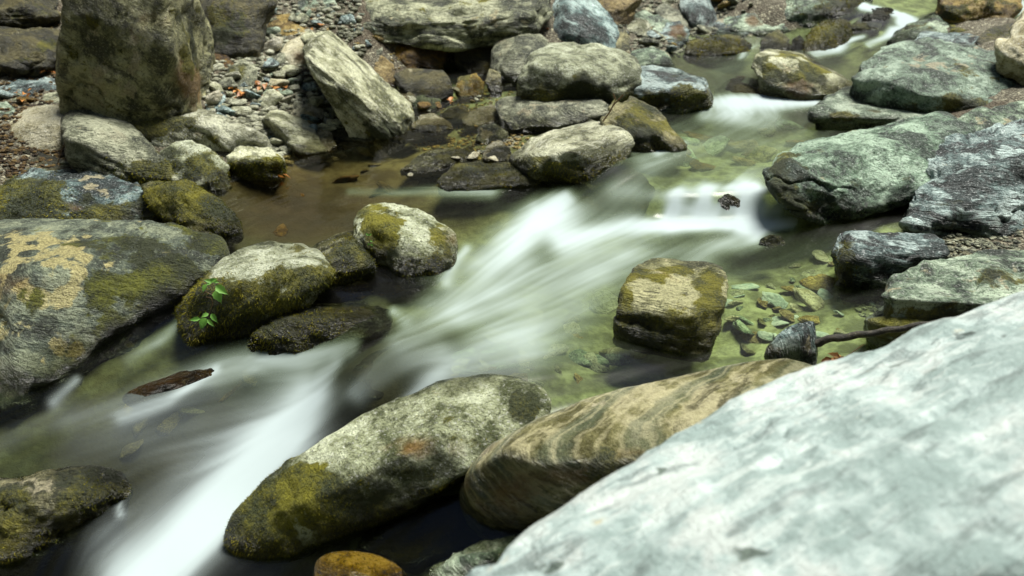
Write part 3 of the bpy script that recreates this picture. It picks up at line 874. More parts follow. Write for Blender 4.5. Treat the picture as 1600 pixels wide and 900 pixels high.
rock('boulder', 'large dark angular boulder on the right bank with pale creased crown',
     [(1327,132),(1336,104),(1362,97),(1382,75),(1430,64),(1500,75),(1560,86),(1606,106),(1700,120),(1700,200),(1560,192),(1500,188),(1430,172),(1390,158),(1345,148)], 'gmottle', [(1380,110,.2),(1450,95,.4),(1500,120,.35),(1560,140,.3),(1420,150,.05)], base=(1440,188), kk=.45, thick=.25, p=110, chips=14, rough=1.3, strata=.9, cat='boulder', sub=6,
     moss=[(1510,165,80,26,.75),(1580,130,50,26,.6),(1530,110,50,14,.5)], pale=[(1470,105,60,16,.35)])
rock('flat_rock', 'pale green slab with black undercut front at the run\'s right edge',
     [(1269,180,.2),(1298,151),(1330,137),(1380,150),(1446,170),(1450,184,.7),(1400,197,.2),(1380,202),(1330,192),(1280,184,.1)], 'green', [(1276,170,.15),(1330,180,.1),(1376,188,.06)], flat=0.9, kk=.88, base=(1380,204), thick=.15, p=170, rough=.55, chips=3, moss=[(1320,182,40,8,.7)], cat='rock')
rock('rock', 'yellow-green lit rock with orange front in the middle of the upper stream',
     [(1181,120,.2),(1190,86,.3),(1206,78),(1250,90),(1272,112),(1335,138),(1310,152),(1262,158),(1236,144,.1),(1195,126,.1)], 'pale', [(1212,92,.15),(1250,125,.12),(1290,148,.1)], kk=.8, thick=.15, p=170, rough=.55, chips=3, moss=[(1200,105,18,18,.9),(1270,112,34,16,.85),(1225,88,24,10,.7)], rust=[(1245,135,34,14,.8)], pale=[(1260,118,30,12,.4)])  # moss, rust and pale blobs paint in the yellow and orange light
rock('stone', 'dark moss-covered rock splitting the upper cascade', [(1254,82),(1264,56),(1286,36),(1320,32),(1333,55),(1322,72),(1290,82)], 'mossy', [(1290,55,.2)], kk=.4, p=102, moss=[(1290,58,40,24,1.1)], fuzz=.8)
rock('stone', 'small mossy rock left of the dark split rock', [(1187,78),(1196,58),(1215,48),(1232,60),(1236,76),(1205,80)], 'mossy', kk=.4, p=90, moss=[(1210,65,25,14,.8)], cat='stone')
rock('stone', 'tiny wet brown rock wedged beside the dark split rock', [(1236,78),(1240,60),(1250,55),(1259,66),(1256,80)], 'dark', kk=.4, p=90, cat='stone')
rock('rock', 'mossy hump with a tuft of green in the upper pool', [(1071,82),(1084,63),(1110,60),(1135,56),(1155,58),(1170,72),(1160,87),(1100,90)], 'mossy', [(1110,72,.3)], kk=.5, p=80, moss=[(1120,72,50,15,1.1)], fuzz=.8)
rock('rock', 'green rounded stone under thin water at the upper sill', [(1112,150),(1122,132),(1150,122),(1185,125),(1206,142),(1200,158),(1150,160)], 'mossy', [(1150,138,.5)], kk=.8, p=12, chips=4, rough=.6, moss=[(1150,135,50,16,1.0)], lower=.02)
rock('rock', 'peaked green-grey rock below the top-right cascade', [(1384,64),(1424,46),(1440,26),(1474,17),(1490,38),(1497,62),(1440,70)], 'green', [(1450,40,.2)], kk=.4, p=170, rough=.55, chips=4, moss=[(1440,50,25,14,.6)])
rock('flat_rock', 'thin flat grey-blue slab lying behind the large dark angular boulder', [(1424,66),(1450,56),(1500,60),(1544,69),(1547,80),(1500,84),(1440,76)], 'blue', kk=.85, p=152, cat='rock')
rock('boulder', 'sunlit cream boulder at the upper right edge', [(1556,72),(1588,42),(1615,12),(1700,0),(1700,115),(1606,104),(1565,85)], 'cream', [(1590,60,.2)], kk=.35, p=90, cat='boulder')
rock('rock', 'yellow-mossy boulder cut by the top right corner', [(1462,-14),(1475,-40),(1590,-40),(1592,12),(1572,29),(1500,29),(1478,16)], 'tan', [(1530,0,.1)], kk=.2, p=80, moss=[(1530,5,60,30,.6)], fuzz=.4)
rock('flat_rock', 'low bright green mossy ledge under the yellow-mossy boulder', [(1480,40),(1500,30),(1560,32),(1585,38),(1560,52),(1490,54)], 'mossy', kk=.8, moss=[(1530,40,60,14,1.0)], cat='rock', p=102)
rock('stone', 'dark stone at the right of the mossy ledge', [(1524,64),(1545,48),(1580,38),(1590,50),(1570,70),(1540,74)], 'dark', kk=.5, cat='stone', moss=[(1560,50,24,10,.6)])
rock('boulder', 'broad mossy boulder left of the top cascade', [(1214,4),(1215,-40),(1345,-40),(1358,2),(1346,24),(1300,38),(1258,42),(1228,28)], 'green', [(1270,5,.1),(1320,5,.15)], kk=.25, p=90, moss=[(1315,8,34,30,.9),(1240,10,20,25,.5)], cat='boulder', fuzz=.3, rust=[(1325,15,14,14,.4)])
rock('stone', 'dark stone under the top cascade', [(1345,30),(1362,14),(1390,12),(1402,24),(1385,32)], 'dark', kk=.4, moss=[(1375,20,24,10,.6)], cat='stone')
rock('stone', 'small pale stone below the broad mossy boulder', [(1330,44),(1340,32),(1360,26),(1378,36),(1372,46)], 'slate', kk=.5, cat='stone')
rock('rock', 'tilted green slab with an orange patch near the upper pool', [(1133,34),(1165,10),(1205,-20),(1218,5),(1230,48,.1),(1190,54,.05),(1150,46,.1)], 'green', [(1170,25,.2),(1215,20,.2)], kk=.35, p=170, rough=.55, chips=3, rust=[(1208,22,14,12,1.0),(1178,32,10,8,.8)])
rock('rock', 'smooth pale blue upright rock at the top of the rubble', [(1061,8),(1070,-14),(1100,-14),(1118,20),(1114,43),(1094,48),(1078,36)], 'blue', [(1088,10,.1)], kk=.25, p=80, chips=8, rough=.6)
rock('rock', 'grey rock with white crest at the far pool edge', [(1112,54),(1120,36),(1140,25),(1158,34),(1171,54),(1150,60),(1125,60)], 'blue', [(1140,38,.3)], kk=.5, p=110, pale=[(1135,32,16,8,.7)])
# ================================================================== middle distance, left and centre
rock('boulder', 'tall upright slab boulder with cracked face at upper left',
     [(102,-80,.02),(97,0,.0),(94,60,.0),(92,120,.0),(91,175,0),(150,190,0),(215,200,0),(270,196,.3),(316,176,.6),(326,110,.5),(322,60,.42),(306,25,.36),(290,-20,.3),(270,-80,.3)],
     'olive', [(278,-60,.03),(280,0,.02),(282,70,.0),(262,112,-.03),(230,132,-.05),(222,180,-.03)], base=(215,202), kk=.2, thick=.2, p=204, chips=8, rough=1.0, strata=.9, bed=(.2, -.9, .4), cat='boulder', sub=6,
     moss=[(140,60,60,60,.35),(300,60,20,50,.6)], rust=[(250,50,40,40,.4),(295,130,25,40,.8),(270,150,25,25,.7)], pale=[(210,100,14,60,.4),(160,110,14,60,.35)])
rock('rock', 'wedge-shaped grey rock with yellow moss at its foot, under the tall boulder',
     [(97,178),(108,164),(150,168),(196,186),(216,215),(250,243),(276,262),(282,285,.2),(240,296),(180,294),(125,270),(106,245,.05),(102,212,.05)], 'slate', [(132,200,.15),(148,255,.02),(200,230,.15)], kk=.45, p=170, rough=.55, chips=3, moss=[(225,270,60,22,1.0),(180,275,30,14,.7)], rust=[(190,215,40,20,.3)], fuzz=1.0)
rock('boulder', 'smooth cream rounded boulder at the left edge', [(9,192),(24,174),(50,166),(95,165),(112,190),(108,222),(85,240),(40,240),(12,220)], 'cream', [(50,195,.25),(100,195,.2)], kk=.55, p=12, chips=4, rough=.5, strata=.2, cat='boulder')
rock('flat_rock', 'long pale slab with mossy brown front, above the small mossy stones',
     [(204,188),(234,165),(290,170),(320,183),(348,191),(402,206),(423,226),(400,234),(345,238,.1),(290,228,.1),(240,216,.1),(212,204,.1)], 'pale', [(226,176,.2),(275,190,.12),(332,208,.1),(365,226,.05)], flat=0.85, kk=.75, p=170, rough=.55, chips=3, moss=[(260,195,50,16,.9),(310,215,40,12,.7)], fuzz=.7, cat='rock')
rock('stone', 'round yellow-mossy stone beside the wedge-shaped grey rock', [(252,240),(275,225),(300,222),(335,240),(357,266),(350,296),(320,301),(285,292),(262,270)], 'mottle', [(300,250,.25)], kk=.4, p=80, moss=[(300,255,45,25,.75),(340,275,20,20,.9)], fuzz=1.0)
rock('stone', 'flat-topped stone with mossy sides at the still pool edge', [(355,244),(375,230),(420,232),(440,245),(444,262),(430,282),(395,283),(360,272)], 'pale', [(364,248,.1),(400,252,.06),(436,254,.1)], flat=0.9, kk=.7, p=102, moss=[(400,266,45,14,1.2)], fuzz=1.3)
rock('boulder', 'broad boulder with blue-grey crown and thick yellow moss at left edge',
     [(-80,300),(0,270),(50,254),(100,255),(150,265),(200,285),(240,320),(257,350),(200,372),(100,372),(0,372),(-80,372)], 'blue', [(30,300,.4),(110,305,.35),(200,320,.35)], base=(100,372), kk=.55, p=45, chips=10, cat='boulder', sub=6,
     moss=[(30,318,75,36,1.2),(160,340,80,18,.85),(230,335,25,20,.9),(100,345,60,14,.8)], rust=[(120,325,30,14,.7),(190,325,40,10,.5)], pale=[(170,285,50,18,.35)], fuzz=1.0, fuzzlen=.012)
rock('stone', 'elongated moss-furred stone pointing to the still pool', [(225,294),(255,285),(295,288),(330,310),(360,335),(373,360),(340,372),(290,362),(250,334)], 'mossy', [(280,305,.3),(330,335,.25)], kk=.45, p=34, chips=6, moss=[(290,315,70,30,1.2),(345,350,30,20,1.1)], fuzz=1.3, fuzzlen=.012)
rock('flat_rock', 'long leaning grey slab propped on the rubble bank',
     [(474,62,.25),(496,48,.3),(522,60,.35),(562,95,.4),(602,140,.45),(643,175,.5),(626,192,.2),(606,217,0),(584,206,0),(545,172,0),(510,132,0),(480,92,0)], 'pale', [(490,70,.1),(540,125,.15),(590,180,.15),(612,195,.1)], base=(606,218), kk=.3, p=200, chips=6, rough=.45, strata=.9, bed=(.66, .3, .68), cat='rock', moss=[(600,205,30,14,.7),(630,185,20,10,.5)], sub=6, dry=True)
rock('rock', 'yellowish rock behind the top of the leaning slab', [(430,96),(445,70),(478,50),(495,60),(485,95),(455,106)], 'cream', [(465,75,.1)], kk=.35, p=90, rust=[(470,85,20,14,.4)])
rock('rock', 'pale angular rock with broad flat face, foot of the rubble bank', [(406,190),(424,166),(450,170),(482,192),(510,237),(472,243),(432,218)], 'pale', [(425,185,.2),(470,222,.2)], kk=.6, p=170, rough=.55, chips=3, strata=.5)
rock('rock', 'cream jagged stone behind the pale angular rock', [(446,172),(465,156),(490,154),(504,175),(500,195),(480,202),(455,185)], 'cream', [(482,175,.2)], kk=.5, p=170, rough=.55, chips=3)
rock('rock', 'orange-tan rounded boulder behind the leaning slab', [(556,100),(570,88),(595,86),(612,100),(618,130),(608,142),(575,120)], 'tan', kk=.3, p=34, chips=6, rough=.7)
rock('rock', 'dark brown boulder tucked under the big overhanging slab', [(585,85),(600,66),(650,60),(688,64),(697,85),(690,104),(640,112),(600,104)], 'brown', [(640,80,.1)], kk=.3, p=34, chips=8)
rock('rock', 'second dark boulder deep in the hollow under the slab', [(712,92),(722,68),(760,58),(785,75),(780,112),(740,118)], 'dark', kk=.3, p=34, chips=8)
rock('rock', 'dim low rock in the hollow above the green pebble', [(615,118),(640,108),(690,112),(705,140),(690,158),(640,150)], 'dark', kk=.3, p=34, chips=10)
rock('stone', 'pale block resting beside the green pebble', [(612,150),(640,136),(656,133),(666,146),(640,166),(625,168)], 'cream', [(635,152,.2)], kk=.65, p=170, rough=.55, chips=3, cat='stone')
rock('stone', 'smooth rounded green pebble at the shaded water edge', [(644,160),(658,146),(675,142),(689,156),(686,168),(655,170)], 'green', kk=.5, p=10, chips=0, rough=.3, strata=.1, cat='stone')
rock('stone', 'olive block in the shade right of the hollow', [(712,140),(716,124),(745,117),(756,130),(752,148),(722,152)], 'tan', kk=.35, p=110, cat='stone', moss=[(735,130,30,20,.6)])
rock('stone', 'narrow standing stone beside the round grey boulder', [(758,130),(764,108),(778,112),(784,142),(772,146)], 'mossy', kk=.15, p=120, cat='stone')
rock('boulder', 'huge overhanging grey slab at the top centre',
     [(574,52,.08),(580,18,.1),(566,-60,.25),(856,-60,.3),(858,8,.2),(846,36,.1),(800,51,.05),(720,60,.03),(650,69,0),(600,64,0)], 'slate', [(600,30,.04),(720,28,.04),(830,15,.06)], base=(650,104), kk=.2, thick=.3, p=162, chips=6, rough=.9, strata=1.8, bed=(.02, .15, 1), cat='boulder', sub=6, sink=.01, pale=[(700,30,120,12,.35)], moss=[(700,15,120,30,.35)])
rock('boulder', 'round grey-tan boulder under the end of the overhanging slab', [(764,98),(775,70),(800,50),(826,45),(850,60),(862,92),(852,134),(800,138),(775,122)], 'slate', [(810,80,.1)], kk=.35, p=12, chips=6, rough=.6, strata=.3, cat='boulder', rust=[(790,70,20,20,.4)])
rock('boulder', 'blue-grey angular boulder right of the overhanging slab', [(854,28),(870,-10),(912,-14),(946,20),(966,50),(958,86),(900,86),(886,66),(858,64)], 'blue', [(885,5,.1),(890,60,.05),(930,40,.1)], kk=.3, p=170, rough=.55, chips=3, strata=.5, cat='boulder')
rock('boulder', 'tan smooth boulder cut by the top edge', [(896,-10),(900,-50),(1010,-50),(1000,-5),(985,20),(966,34),(940,18)], 'tan', kk=.2, base=(960,48), p=34, chips=6, rough=.6, cat='boulder')
rock('rock', 'cream-topped rock with shadowed front above the flat grey slab', [(811,118),(830,90),(860,70),(892,67),(932,80),(1002,106),(1010,140,.2),(965,168,.05),(900,148,0),(840,156,0),(815,142,.05)], 'mottle', [(826,102,.04),(880,104,.05),(930,110,.06),(985,124,.06)], base=(900,178), flat=0.7, kk=.62, p=150, chips=10, rough=1.1, moss=[(880,150,110,22,1.0),(960,150,40,14,.7)], rust=[(930,125,40,10,.4)])  # moss blobs along the front are painted shade
rock('rock', 'blue-grey wet-edged rock reaching into the upper run', [(957,120),(1000,103),(1060,110),(1096,120),(1111,150),(1108,170),(1050,176),(990,160,.1),(960,140,.1)], 'blue', [(970,128,.2),(1010,140,.12),(1060,142,.08),(1098,138,.12)], flat=0.75, kk=.62, p=170, rough=.55, chips=3, strata=1.2, moss=[(1080,155,34,18,1.0),(1030,160,40,12,.7)], fuzz=.5)
rock('flat_rock', 'flat grey slab with sharp light edge, centre of the left bank', [(771,164),(800,155),(880,142),(940,140),(957,165,.5),(950,178,.3),(890,194,.1),(832,212),(800,202,.1),(780,180,.4)], 'slate', [(783,172,.45),(832,196,.08),(900,178,.16),(948,164,.3)], flat=0.9, kk=.88, p=170, chips=3, rough=.6, strata=.8, cat='rock', pale=[(840,170,60,14,.4)])
rock('rock', 'streaked mossy wedge rock with its tip in the current', [(944,192),(964,162),(986,155),(1022,170),(1052,206),(1072,232),(1020,238),(970,228),(946,210)], 'mossy', [(975,175,.2),(1020,205,.15)], kk=.4, p=170, rough=.55, chips=4, strata=1.5, bed=(.6, .2, .7), moss=[(1000,200,50,30,.6)], rust=[(1000,190,30,20,.4)])
rock('rock', 'pale-topped rock with dark mossy front below the flat grey slab', [(799,247),(840,215),(900,195),(930,187),(960,205),(981,226,.5),(960,252,.5),(926,287),(885,284),(830,270,.4)], 'pale', [(830,240,.3),(870,240,.08),(900,236,.06),(950,222,.25)], flat=0.6, kk=.72, p=170, rough=.55, chips=3, strata=1.1, moss=[(880,268,60,16,1.1),(945,235,30,22,.7),(830,252,30,8,.6),(920,260,20,20,.8)], fuzz=.8)
rock('rock', 'low dark mossy log-shaped rock at the still pool\'s right end', [(688,284),(715,256),(760,257),(820,262),(860,280),(856,292),(740,298),(700,296)], 'mossy', [(740,272,.3),(810,275,.3)], kk=.6, p=80, moss=[(770,275,100,18,.9)], fuzz=.7, pale=[(790,276,30,5,.5)])
rock('stone', 'long pale-tipped stone lying in the still pool', [(628,266),(650,248),(680,234),(702,232),(718,240),(712,256),(670,268)], 'pale', [(668,250,.3)], kk=.7, p=120, cat='stone', moss=[(700,250,28,12,.8),(660,262,30,6,.8)])
rock('stone', 'small dark mossy lump between the pale-tipped stone and pebbles', [(702,252),(715,236),(735,228),(744,240),(738,252)], 'mossy', kk=.4, cat='stone', moss=[(722,240,20,10,.8)])
rock('stone', 'rounded mossy stone in front of the flat grey slab', [(754,248),(760,230),(778,220),(797,232),(800,248),(775,254)], 'cream', kk=.4, p=80, cat='stone', moss=[(780,240,24,14,.6)])
rock('stone', 'oval pale stone with dark mossy skirt in the still pool', [(644,200),(655,182),(675,178),(700,190),(706,200),(680,208)], 'cream', [(675,190,.3)], kk=.6, p=80, cat='stone', moss=[(665,202,24,8,.9)])
rock('stone', 'long cream stone left of the flat grey slab', [(722,192),(735,176),(768,164),(780,172),(778,188),(740,198)], 'cream', kk=.6, p=90, cat='stone')
rock('stone', 'low mossy stone behind the long cream stone', [(686,184),(700,170),(722,165),(738,175),(730,186)], 'mossy', kk=.6, p=90, cat='stone', pale=[(722,170,12,6,.6)])
rock('stone', 'wet stone with white crown beside the flat grey slab', [(744,218),(750,198),(772,194),(792,205),(790,220),(760,226)], 'slate', kk=.4, p=80, cat='stone', pale=[(758,206,14,10,.8)])
rock('stone', 'dark thin slate at the foot of the leaning slab', [(604,214),(620,203),(650,205),(662,214),(630,220)], 'dark', kk=.8, p=152, cat='stone')
rock('stone', 'flat layered stone left of the leaning slab foot', [(510,204),(518,192),(550,198),(585,216),(578,222),(530,218)], 'pale', kk=.7, p=170, cat='stone', strata=1.6)
rock('stone', 'small white-flecked stone right of the pale angular rock', [(486,226),(498,202),(518,208),(524,228),(510,236)], 'cream', kk=.5, p=152, cat='stone')
rock('rock', 'squat green-grey rock behind the cream-topped rock', [(982,100),(990,80),(1020,74),(1045,84),(1058,112),(1030,118),(995,114)], 'green', [(1020,88,.2)], kk=.4, p=170, rough=.55, chips=4)
rock('stone', 'small round cream stone wedged behind the cream-topped rock', [(950,88),(958,76),(972,72),(984,82),(980,94),(960,96)], 'cream', kk=.4, p=12, cat='stone')
rock('stone', 'square mossy stone right of the blue-grey angular boulder', [(952,76),(955,48),(975,46),(985,60),(982,80),(962,84)], 'mossy', kk=.3, p=152, cat='stone')
rock('rock', 'angular grey rock with cream face in the top rubble', [(966,44),(984,28),(1008,30),(1018,44),(1005,58),(980,54)], 'pale', [(1000,40,.15)], kk=.4, p=170, rough=.55, chips=4)
rock('rock', 'long pale-green rubble rock behind the angular grey rock', [(985,30),(1005,18),(1040,32),(1052,48),(1040,60),(1010,52)], 'green', kk=.4, p=152)
rock('rock', 'dark leaning rock beside the pale blue upright rock', [(1022,16),(1038,4),(1058,18),(1074,42),(1062,50),(1040,36)], 'slate', kk=.3, p=170, rough=.55, chips=4)
rock('stone', 'stone with orange stain at the far pool edge', [(1028,58),(1042,36),(1062,34),(1078,52),(1074,64),(1048,68)], 'blue', kk=.4, p=140, cat='stone', rust=[(1060,50,10,12,1.0)], moss=[(1068,60,12,8,.7)])
rock('stone', 'dark blue flat stone at the far waterline', [(1024,70),(1034,58),(1056,60),(1068,70),(1050,74)], 'blue', kk=.7, p=140, cat='stone')
rock('boulder', 'dark olive boulder behind the tall upright slab', [(285,-40),(425,-40),(412,25),(390,70),(372,84),(335,88),(318,50),(300,0)], 'dark', [(340,10,.08),(385,30,.1)], kk=.15, p=132, cat='boulder', moss=[(350,40,60,40,.5)])
rock('rock', 'yellow-stained stone near the top left rubble', [(398,44),(410,28),(440,22),(470,30),(486,48),(470,58),(420,58)], 'tan', [(430,36,.2)], kk=.4, p=80)
rock('stone', 'grey block with orange base at the top edge', [(464,14),(468,-12),(520,-14),(526,10),(505,20),(475,18)], 'green', kk=.3, p=170, rust=[(495,16,20,6,.7)])
rock('stone', 'blue-grey angular stone left of the overhanging slab', [(528,42),(545,22),(562,4),(574,24),(566,46),(540,50)], 'blue', kk=.35, p=182, cat='stone')
rock('stone', 'pale grey stone lying below the blue-grey angular stone', [(498,46),(510,32),(535,34),(548,46),(530,54)], 'green', kk=.6, p=152, cat='stone')
rock('rock', 'dark rectangular rock against the leaning slab\'s back', [(535,60),(548,48),(585,52),(600,70),(592,90),(560,84)], 'slate', kk=.3, p=152)
rock('rock', 'grey-green round rock right of the tall upright slab', [(352,132),(358,106),(376,95),(398,105),(402,130),(385,144),(365,142)], 'slate', kk=.35, p=90, moss=[(370,120,16,20,.5)])
rock('stone', 'cream wedge stone beside the tall upright slab', [(326,124),(332,110),(346,108),(358,126),(348,140),(330,140)], 'cream', kk=.5, p=162, cat='stone')
rock('stone', 'dark blue cobble at the foot of the tall slab', [(316,160),(326,144),(344,141),(352,150),(346,170),(325,172)], 'blue', kk=.4, p=110, cat='stone')
rock('rock', 'brown rock in the shadow above the cream wedge stone', [(326,102),(334,86),(352,84),(364,100),(350,114)], 'brown', kk=.4, p=102)
rock('flat_rock', 'long dark sloping slab under the olive boulder', [(370,96),(392,70),(408,58),(402,80),(385,100)], 'slate', kk=.35, p=120)
rock('flat_rock', 'dark overhanging ledge at the top left corner', [(-60,32),(-60,-40),(90,-40),(92,12),(86,28),(40,36),(0,38)], 'dark', [(40,8,.1)], kk=.2, base=(40,60), p=120, strata=1.5, sink=.02, moss=[(60,20,50,10,.7)])  # dark material puts the ledge's shade into its colour
rock('flat_rock', 'dark bank rock with yellow lichen under the ledge', [(-60,118),(-60,50),(40,44),(95,46),(98,90),(60,108),(0,118)], 'dark', [(50,75,.15)], kk=.35, p=102, moss=[(70,75,16,18,.7),(35,95,20,8,.5)])  # shade under the ledge is put into the dark material
rock('flat_rock', 'grey wedge slab on the shaded left bank', [(18,114),(50,98),(95,90),(97,110),(60,122),(25,122)], 'blue', kk=.6, p=152, cat='rock')
rock('flat_rock', 'flat dark slab lying below the grey wedge slab', [(-40,146),(-40,126),(60,122),(96,112),(98,140),(40,152)], 'blue', [(50,130,.3)], kk=.7, p=152, cat='rock')
rock('stone', 'pale stone among brown leaves by the tall boulder', [(62,162),(70,148),(95,144),(96,164),(80,170)], 'slate', kk=.6, p=120, cat='stone')
rock('stone', 'green-grey stone at the far left edge among leaves', [(-30,180),(-20,164),(10,160),(22,170),(14,184),(-10,188)], 'green', kk=.5, p=120, cat='stone')
rock('rock', 'dark layered slab in the gap under the cream rounded boulder', [(5,262),(12,238),(60,240),(104,250),(108,268),(60,276)], 'dark', kk=.6, p=132, strata=1.5)
rock('stone', 'small round wet stone alone in the pool under the fall', [(1187,380),(1192,371),(1206,367),(1221,371),(1226,380),(1206,386)], 'slate', kk=.5, p=12, chips=0, cat='stone')
rock('stone', 'dark rock between the two small falls', [(1118,338),(1122,312),(1138,303),(1154,312),(1156,338)], 'dark', kk=.2, p=34, moss=[(1138,318,20,14,.6)])
rock('stone', 'brown rock at the left of the small falls', [(1040,334),(1054,308),(1078,300),(1094,312),(1090,338)], 'brown', kk=.5, p=34, moss=[(1068,312,24,12,.5)], lower=.05)
rock('boulder', 'brown boulder under sliding water above the white pool', [(892,328),(905,296),(940,270),(990,262),(1020,290),(1005,325),(950,338)], 'brown', kk=.75, p=10, chips=0, rough=.5, lower=.045, cat='boulder')
rock('boulder', 'brown boulder under a thin sheet of water at the lower cascade lip', [(540,615),(556,575),(590,548),(630,536),(662,552),(640,590),(600,620)], 'brown', kk=.8, p=10, chips=0, rough=.5, lower=.075, cat='boulder', rust=[(600,565,40,30,.5)])
rock('stone', 'smooth golden wet stone at the bottom edge', [(488,894),(500,872),(540,860),(585,866),(620,884),(636,910),(620,950),(500,950)], 'golden', [(550,890,.35),(590,900,.35)], base=(560,960), kk=.6, p=10, chips=0, rough=.35, strata=.1, cat='stone', dry=True, thick=.2)
rock('rock', 'dark green speckled rock in the shadow at the bottom edge', [(672,900),(720,870),(770,845),(830,832),(860,850),(860,930),(700,940)], 'green', [(760,870,.4)], base=(760,936), kk=.7, p=80, chips=6, dry=False, moss=[(800,860,60,30,.4)])
rock('rock', 'dim brown rock under the banded boulder', [(560,850),(620,800),(700,770),(760,790),(780,830),(720,860),(640,880)], 'dark', base=(640,882), kk=.8, lower=.06, p=12, chips=6, rust=[(700,800,60,30,.4)])

# ================================================================== loose stones (prototypes copied into the rubble)
PROTO = {}
def proto(mat, k):
    key = (mat, k)
    if key not in PROTO:
        rng = np.random.default_rng(900 + k)
        pts = rng.normal(size=(9 if k % 4 else 16, 3))
        pts /= np.linalg.norm(pts, axis=1)[:, None]
        pts *= np.array([1.0, rng.uniform(.6, .9), rng.uniform(.32, .6)])
        v, f, rc = rock_shape(pts * .1, 3, 120 if k % 4 else 16, 2, .5, .8, (rng.normal() * .2, rng.normal() * .2, 1), rng)
        me = mesh_obj('stone', (v / .1), f, M[mat], attrs={'rc': ('FLOAT_VECTOR', rc), 'paint': ('FLOAT_COLOR', np.zeros((len(v), 4))), 'fld': ('FLOAT_COLOR', fields(rc))})
        PROTO[key] = me.data
        bpy.data.objects.remove(me)
    return PROTO[key]
def in_poly(u, v, poly):
    c = False
    for (x0, y0), (x1, y1) in zip(poly, poly[1:] + poly[:1]):
        if (y0 > v) != (y1 > v) and u < (x1 - x0) * (v - y0) / (y1 - y0) + x0:
            c = not c
    return c
COLW = {'pale': 'pale grey', 'slate': 'grey', 'blue': 'blue-grey', 'cream': 'cream', 'green': 'grey-green', 'tan': 'tan', 'brown': 'brown', 'mossy': 'mossy', 'dark': 'dark', 'golden': 'golden', 'white': 'white'}
MARKS = [(440,70,'the yellowish rock'), (560,130,'the leaning slab'), (460,205,'the pale angular rock'), (375,120,'the grey-green round rock'), (320,170,'the tall upright boulder'), (310,215,'the long pale slab'), (475,170,'the cream jagged stone'),
         (430,40,'the yellow-stained stone'), (495,10,'the grey block'), (550,30,'the blue-grey angular stone'), (565,65,'the dark rectangular rock'), (970,60,'the square mossy stone'), (1010,45,'the pale-green rubble rock'), (1050,55,'the orange-stained stone'),
         (1090,20,'the pale blue upright rock'), (1140,45,'the white-crested rock'), (1180,20,'the tilted green slab'), (665,155,'the green pebble'), (735,130,'the olive block'), (690,195,'the oval pale stone'), (755,180,'the long cream stone'), (60,120,'the grey wedge slab'),
         (50,200,'the cream rounded boulder'), (1390,350,'the overhanging boulder'), (1500,380,'the cracked bluish boulder'), (1400,380,'the layered grey rock'), (1240,540,'the triangular slate'), (1380,515,'the stick'), (60,265,'the broad mossy boulder'), (1265,490,'the large cream bed stone'), (1320,440,'the layered grey rock'),
         (1110,500,'the block-shaped rock'), (960,540,'the block-shaped rock'), (780,600,'the long pale boulder'), (880,610,'the banded boulder'), (620,350,'the mid-stream round rock'), (410,270,'the flat-topped mossy stone'), (350,350,'the moss-furred stone'), (680,260,'the log-shaped mossy rock'), (500,500,'the low dark mossy rock'),
         (270,600,'the reddish stone'), (100,760,'the corner mossy rock'), (430,640,'the white cascade'), (1150,310,'the small falls'), (1260,250,'the overhanging boulder'), (1000,200,'the mossy wedge rock'), (440,430,'the cream-topped long rock')]
def stone_label(u, v, wpx, mat, where):
    m = min(MARKS, key=lambda q: (q[0] - u) ** 2 + ((q[1] - v) * 1.6) ** 2)
    side = ('left of' if u < m[0] - 14 else 'right of' if u > m[0] + 14 else 'behind' if v < m[1] else 'in front of')
    size = 'tiny' if wpx < 14 else 'small' if wpx < 24 else 'fist-sized'
    return '%s %s %s %s %s' % (size, COLW[mat], where, side, m[2])
def put_stone(name, u, v, wpx, mat, k, label, group, cat='stone', bury=.25, flat=1.0, rng=random, hit=None):
    h = surf_hit(u, v) if hit is None else hit
    dep = h[1] * CP - (h[2] - CAM_H) * SP
    s = wpx * dep / F / 2
    o = bpy.data.objects.new(name, proto(mat, k))
    COL.objects.link(o)
    o.scale = (s, s, s * flat)
    o.rotation_euler = (rng.uniform(-.4, .4), rng.uniform(-.4, .4), rng.uniform(0, 6.28))
    o.location = (h[0], h[1] + s * .5, h[2] + s * flat * .45 * (1 - bury * 2))
    return tag(o, label, cat, group)
def scatter(n, poly, sizes, mats, label, group, seed, name='stone', bury=.02, flat=1.0, spread=.4):
    rng = random.Random(seed)
    us, vs2 = [p[0] for p in poly], [p[1] for p in poly]
    placed, tries = [], 0
    while len(placed) < n and tries < n * 60:
        tries += 1
        u, v = rng.uniform(min(us), max(us)), rng.uniform(min(vs2), max(vs2))
        if not in_poly(u, v, poly):
            continue
        w = sizes[0] + (sizes[1] - sizes[0]) * rng.random() ** 2.2
        if any((u - a) ** 2 + ((v - b) * 1.8) ** 2 < ((w + c) * .5 * spread) ** 2 for a, b, c in placed):
            continue
        placed.append((u, v, w))
        mt = rng.choice(mats)
        put_stone(name, u, v, w, mt, rng.randrange(8), stone_label(u, v, w, mt, label), group, bury=bury, flat=flat, rng=rng)
scatter(112, [(330,150),(420,80),(470,105),(520,130),(560,185),(520,215),(440,245),(345,205)], (18, 60), ['pale', 'slate', 'blue', 'cream', 'pale', 'pale', 'green'], 'rubble stone', 'rubble stones left of the leaning slab', 1)
scatter(30, [(400,20),(560,20),(600,60),(540,95),(500,48),(430,66)], (13, 40), ['slate', 'green', 'tan', 'blue'], 'top rubble stone', 'rubble stones above the leaning slab', 2)
scatter(40, [(960,60),(1010,0),(1200,-5),(1150,50),(1060,70),(1060,95),(985,70)], (12, 42), ['slate', 'green', 'blue', 'pale', 'tan'], 'far rubble stone', 'rubble stones beside the upper pool', 3)
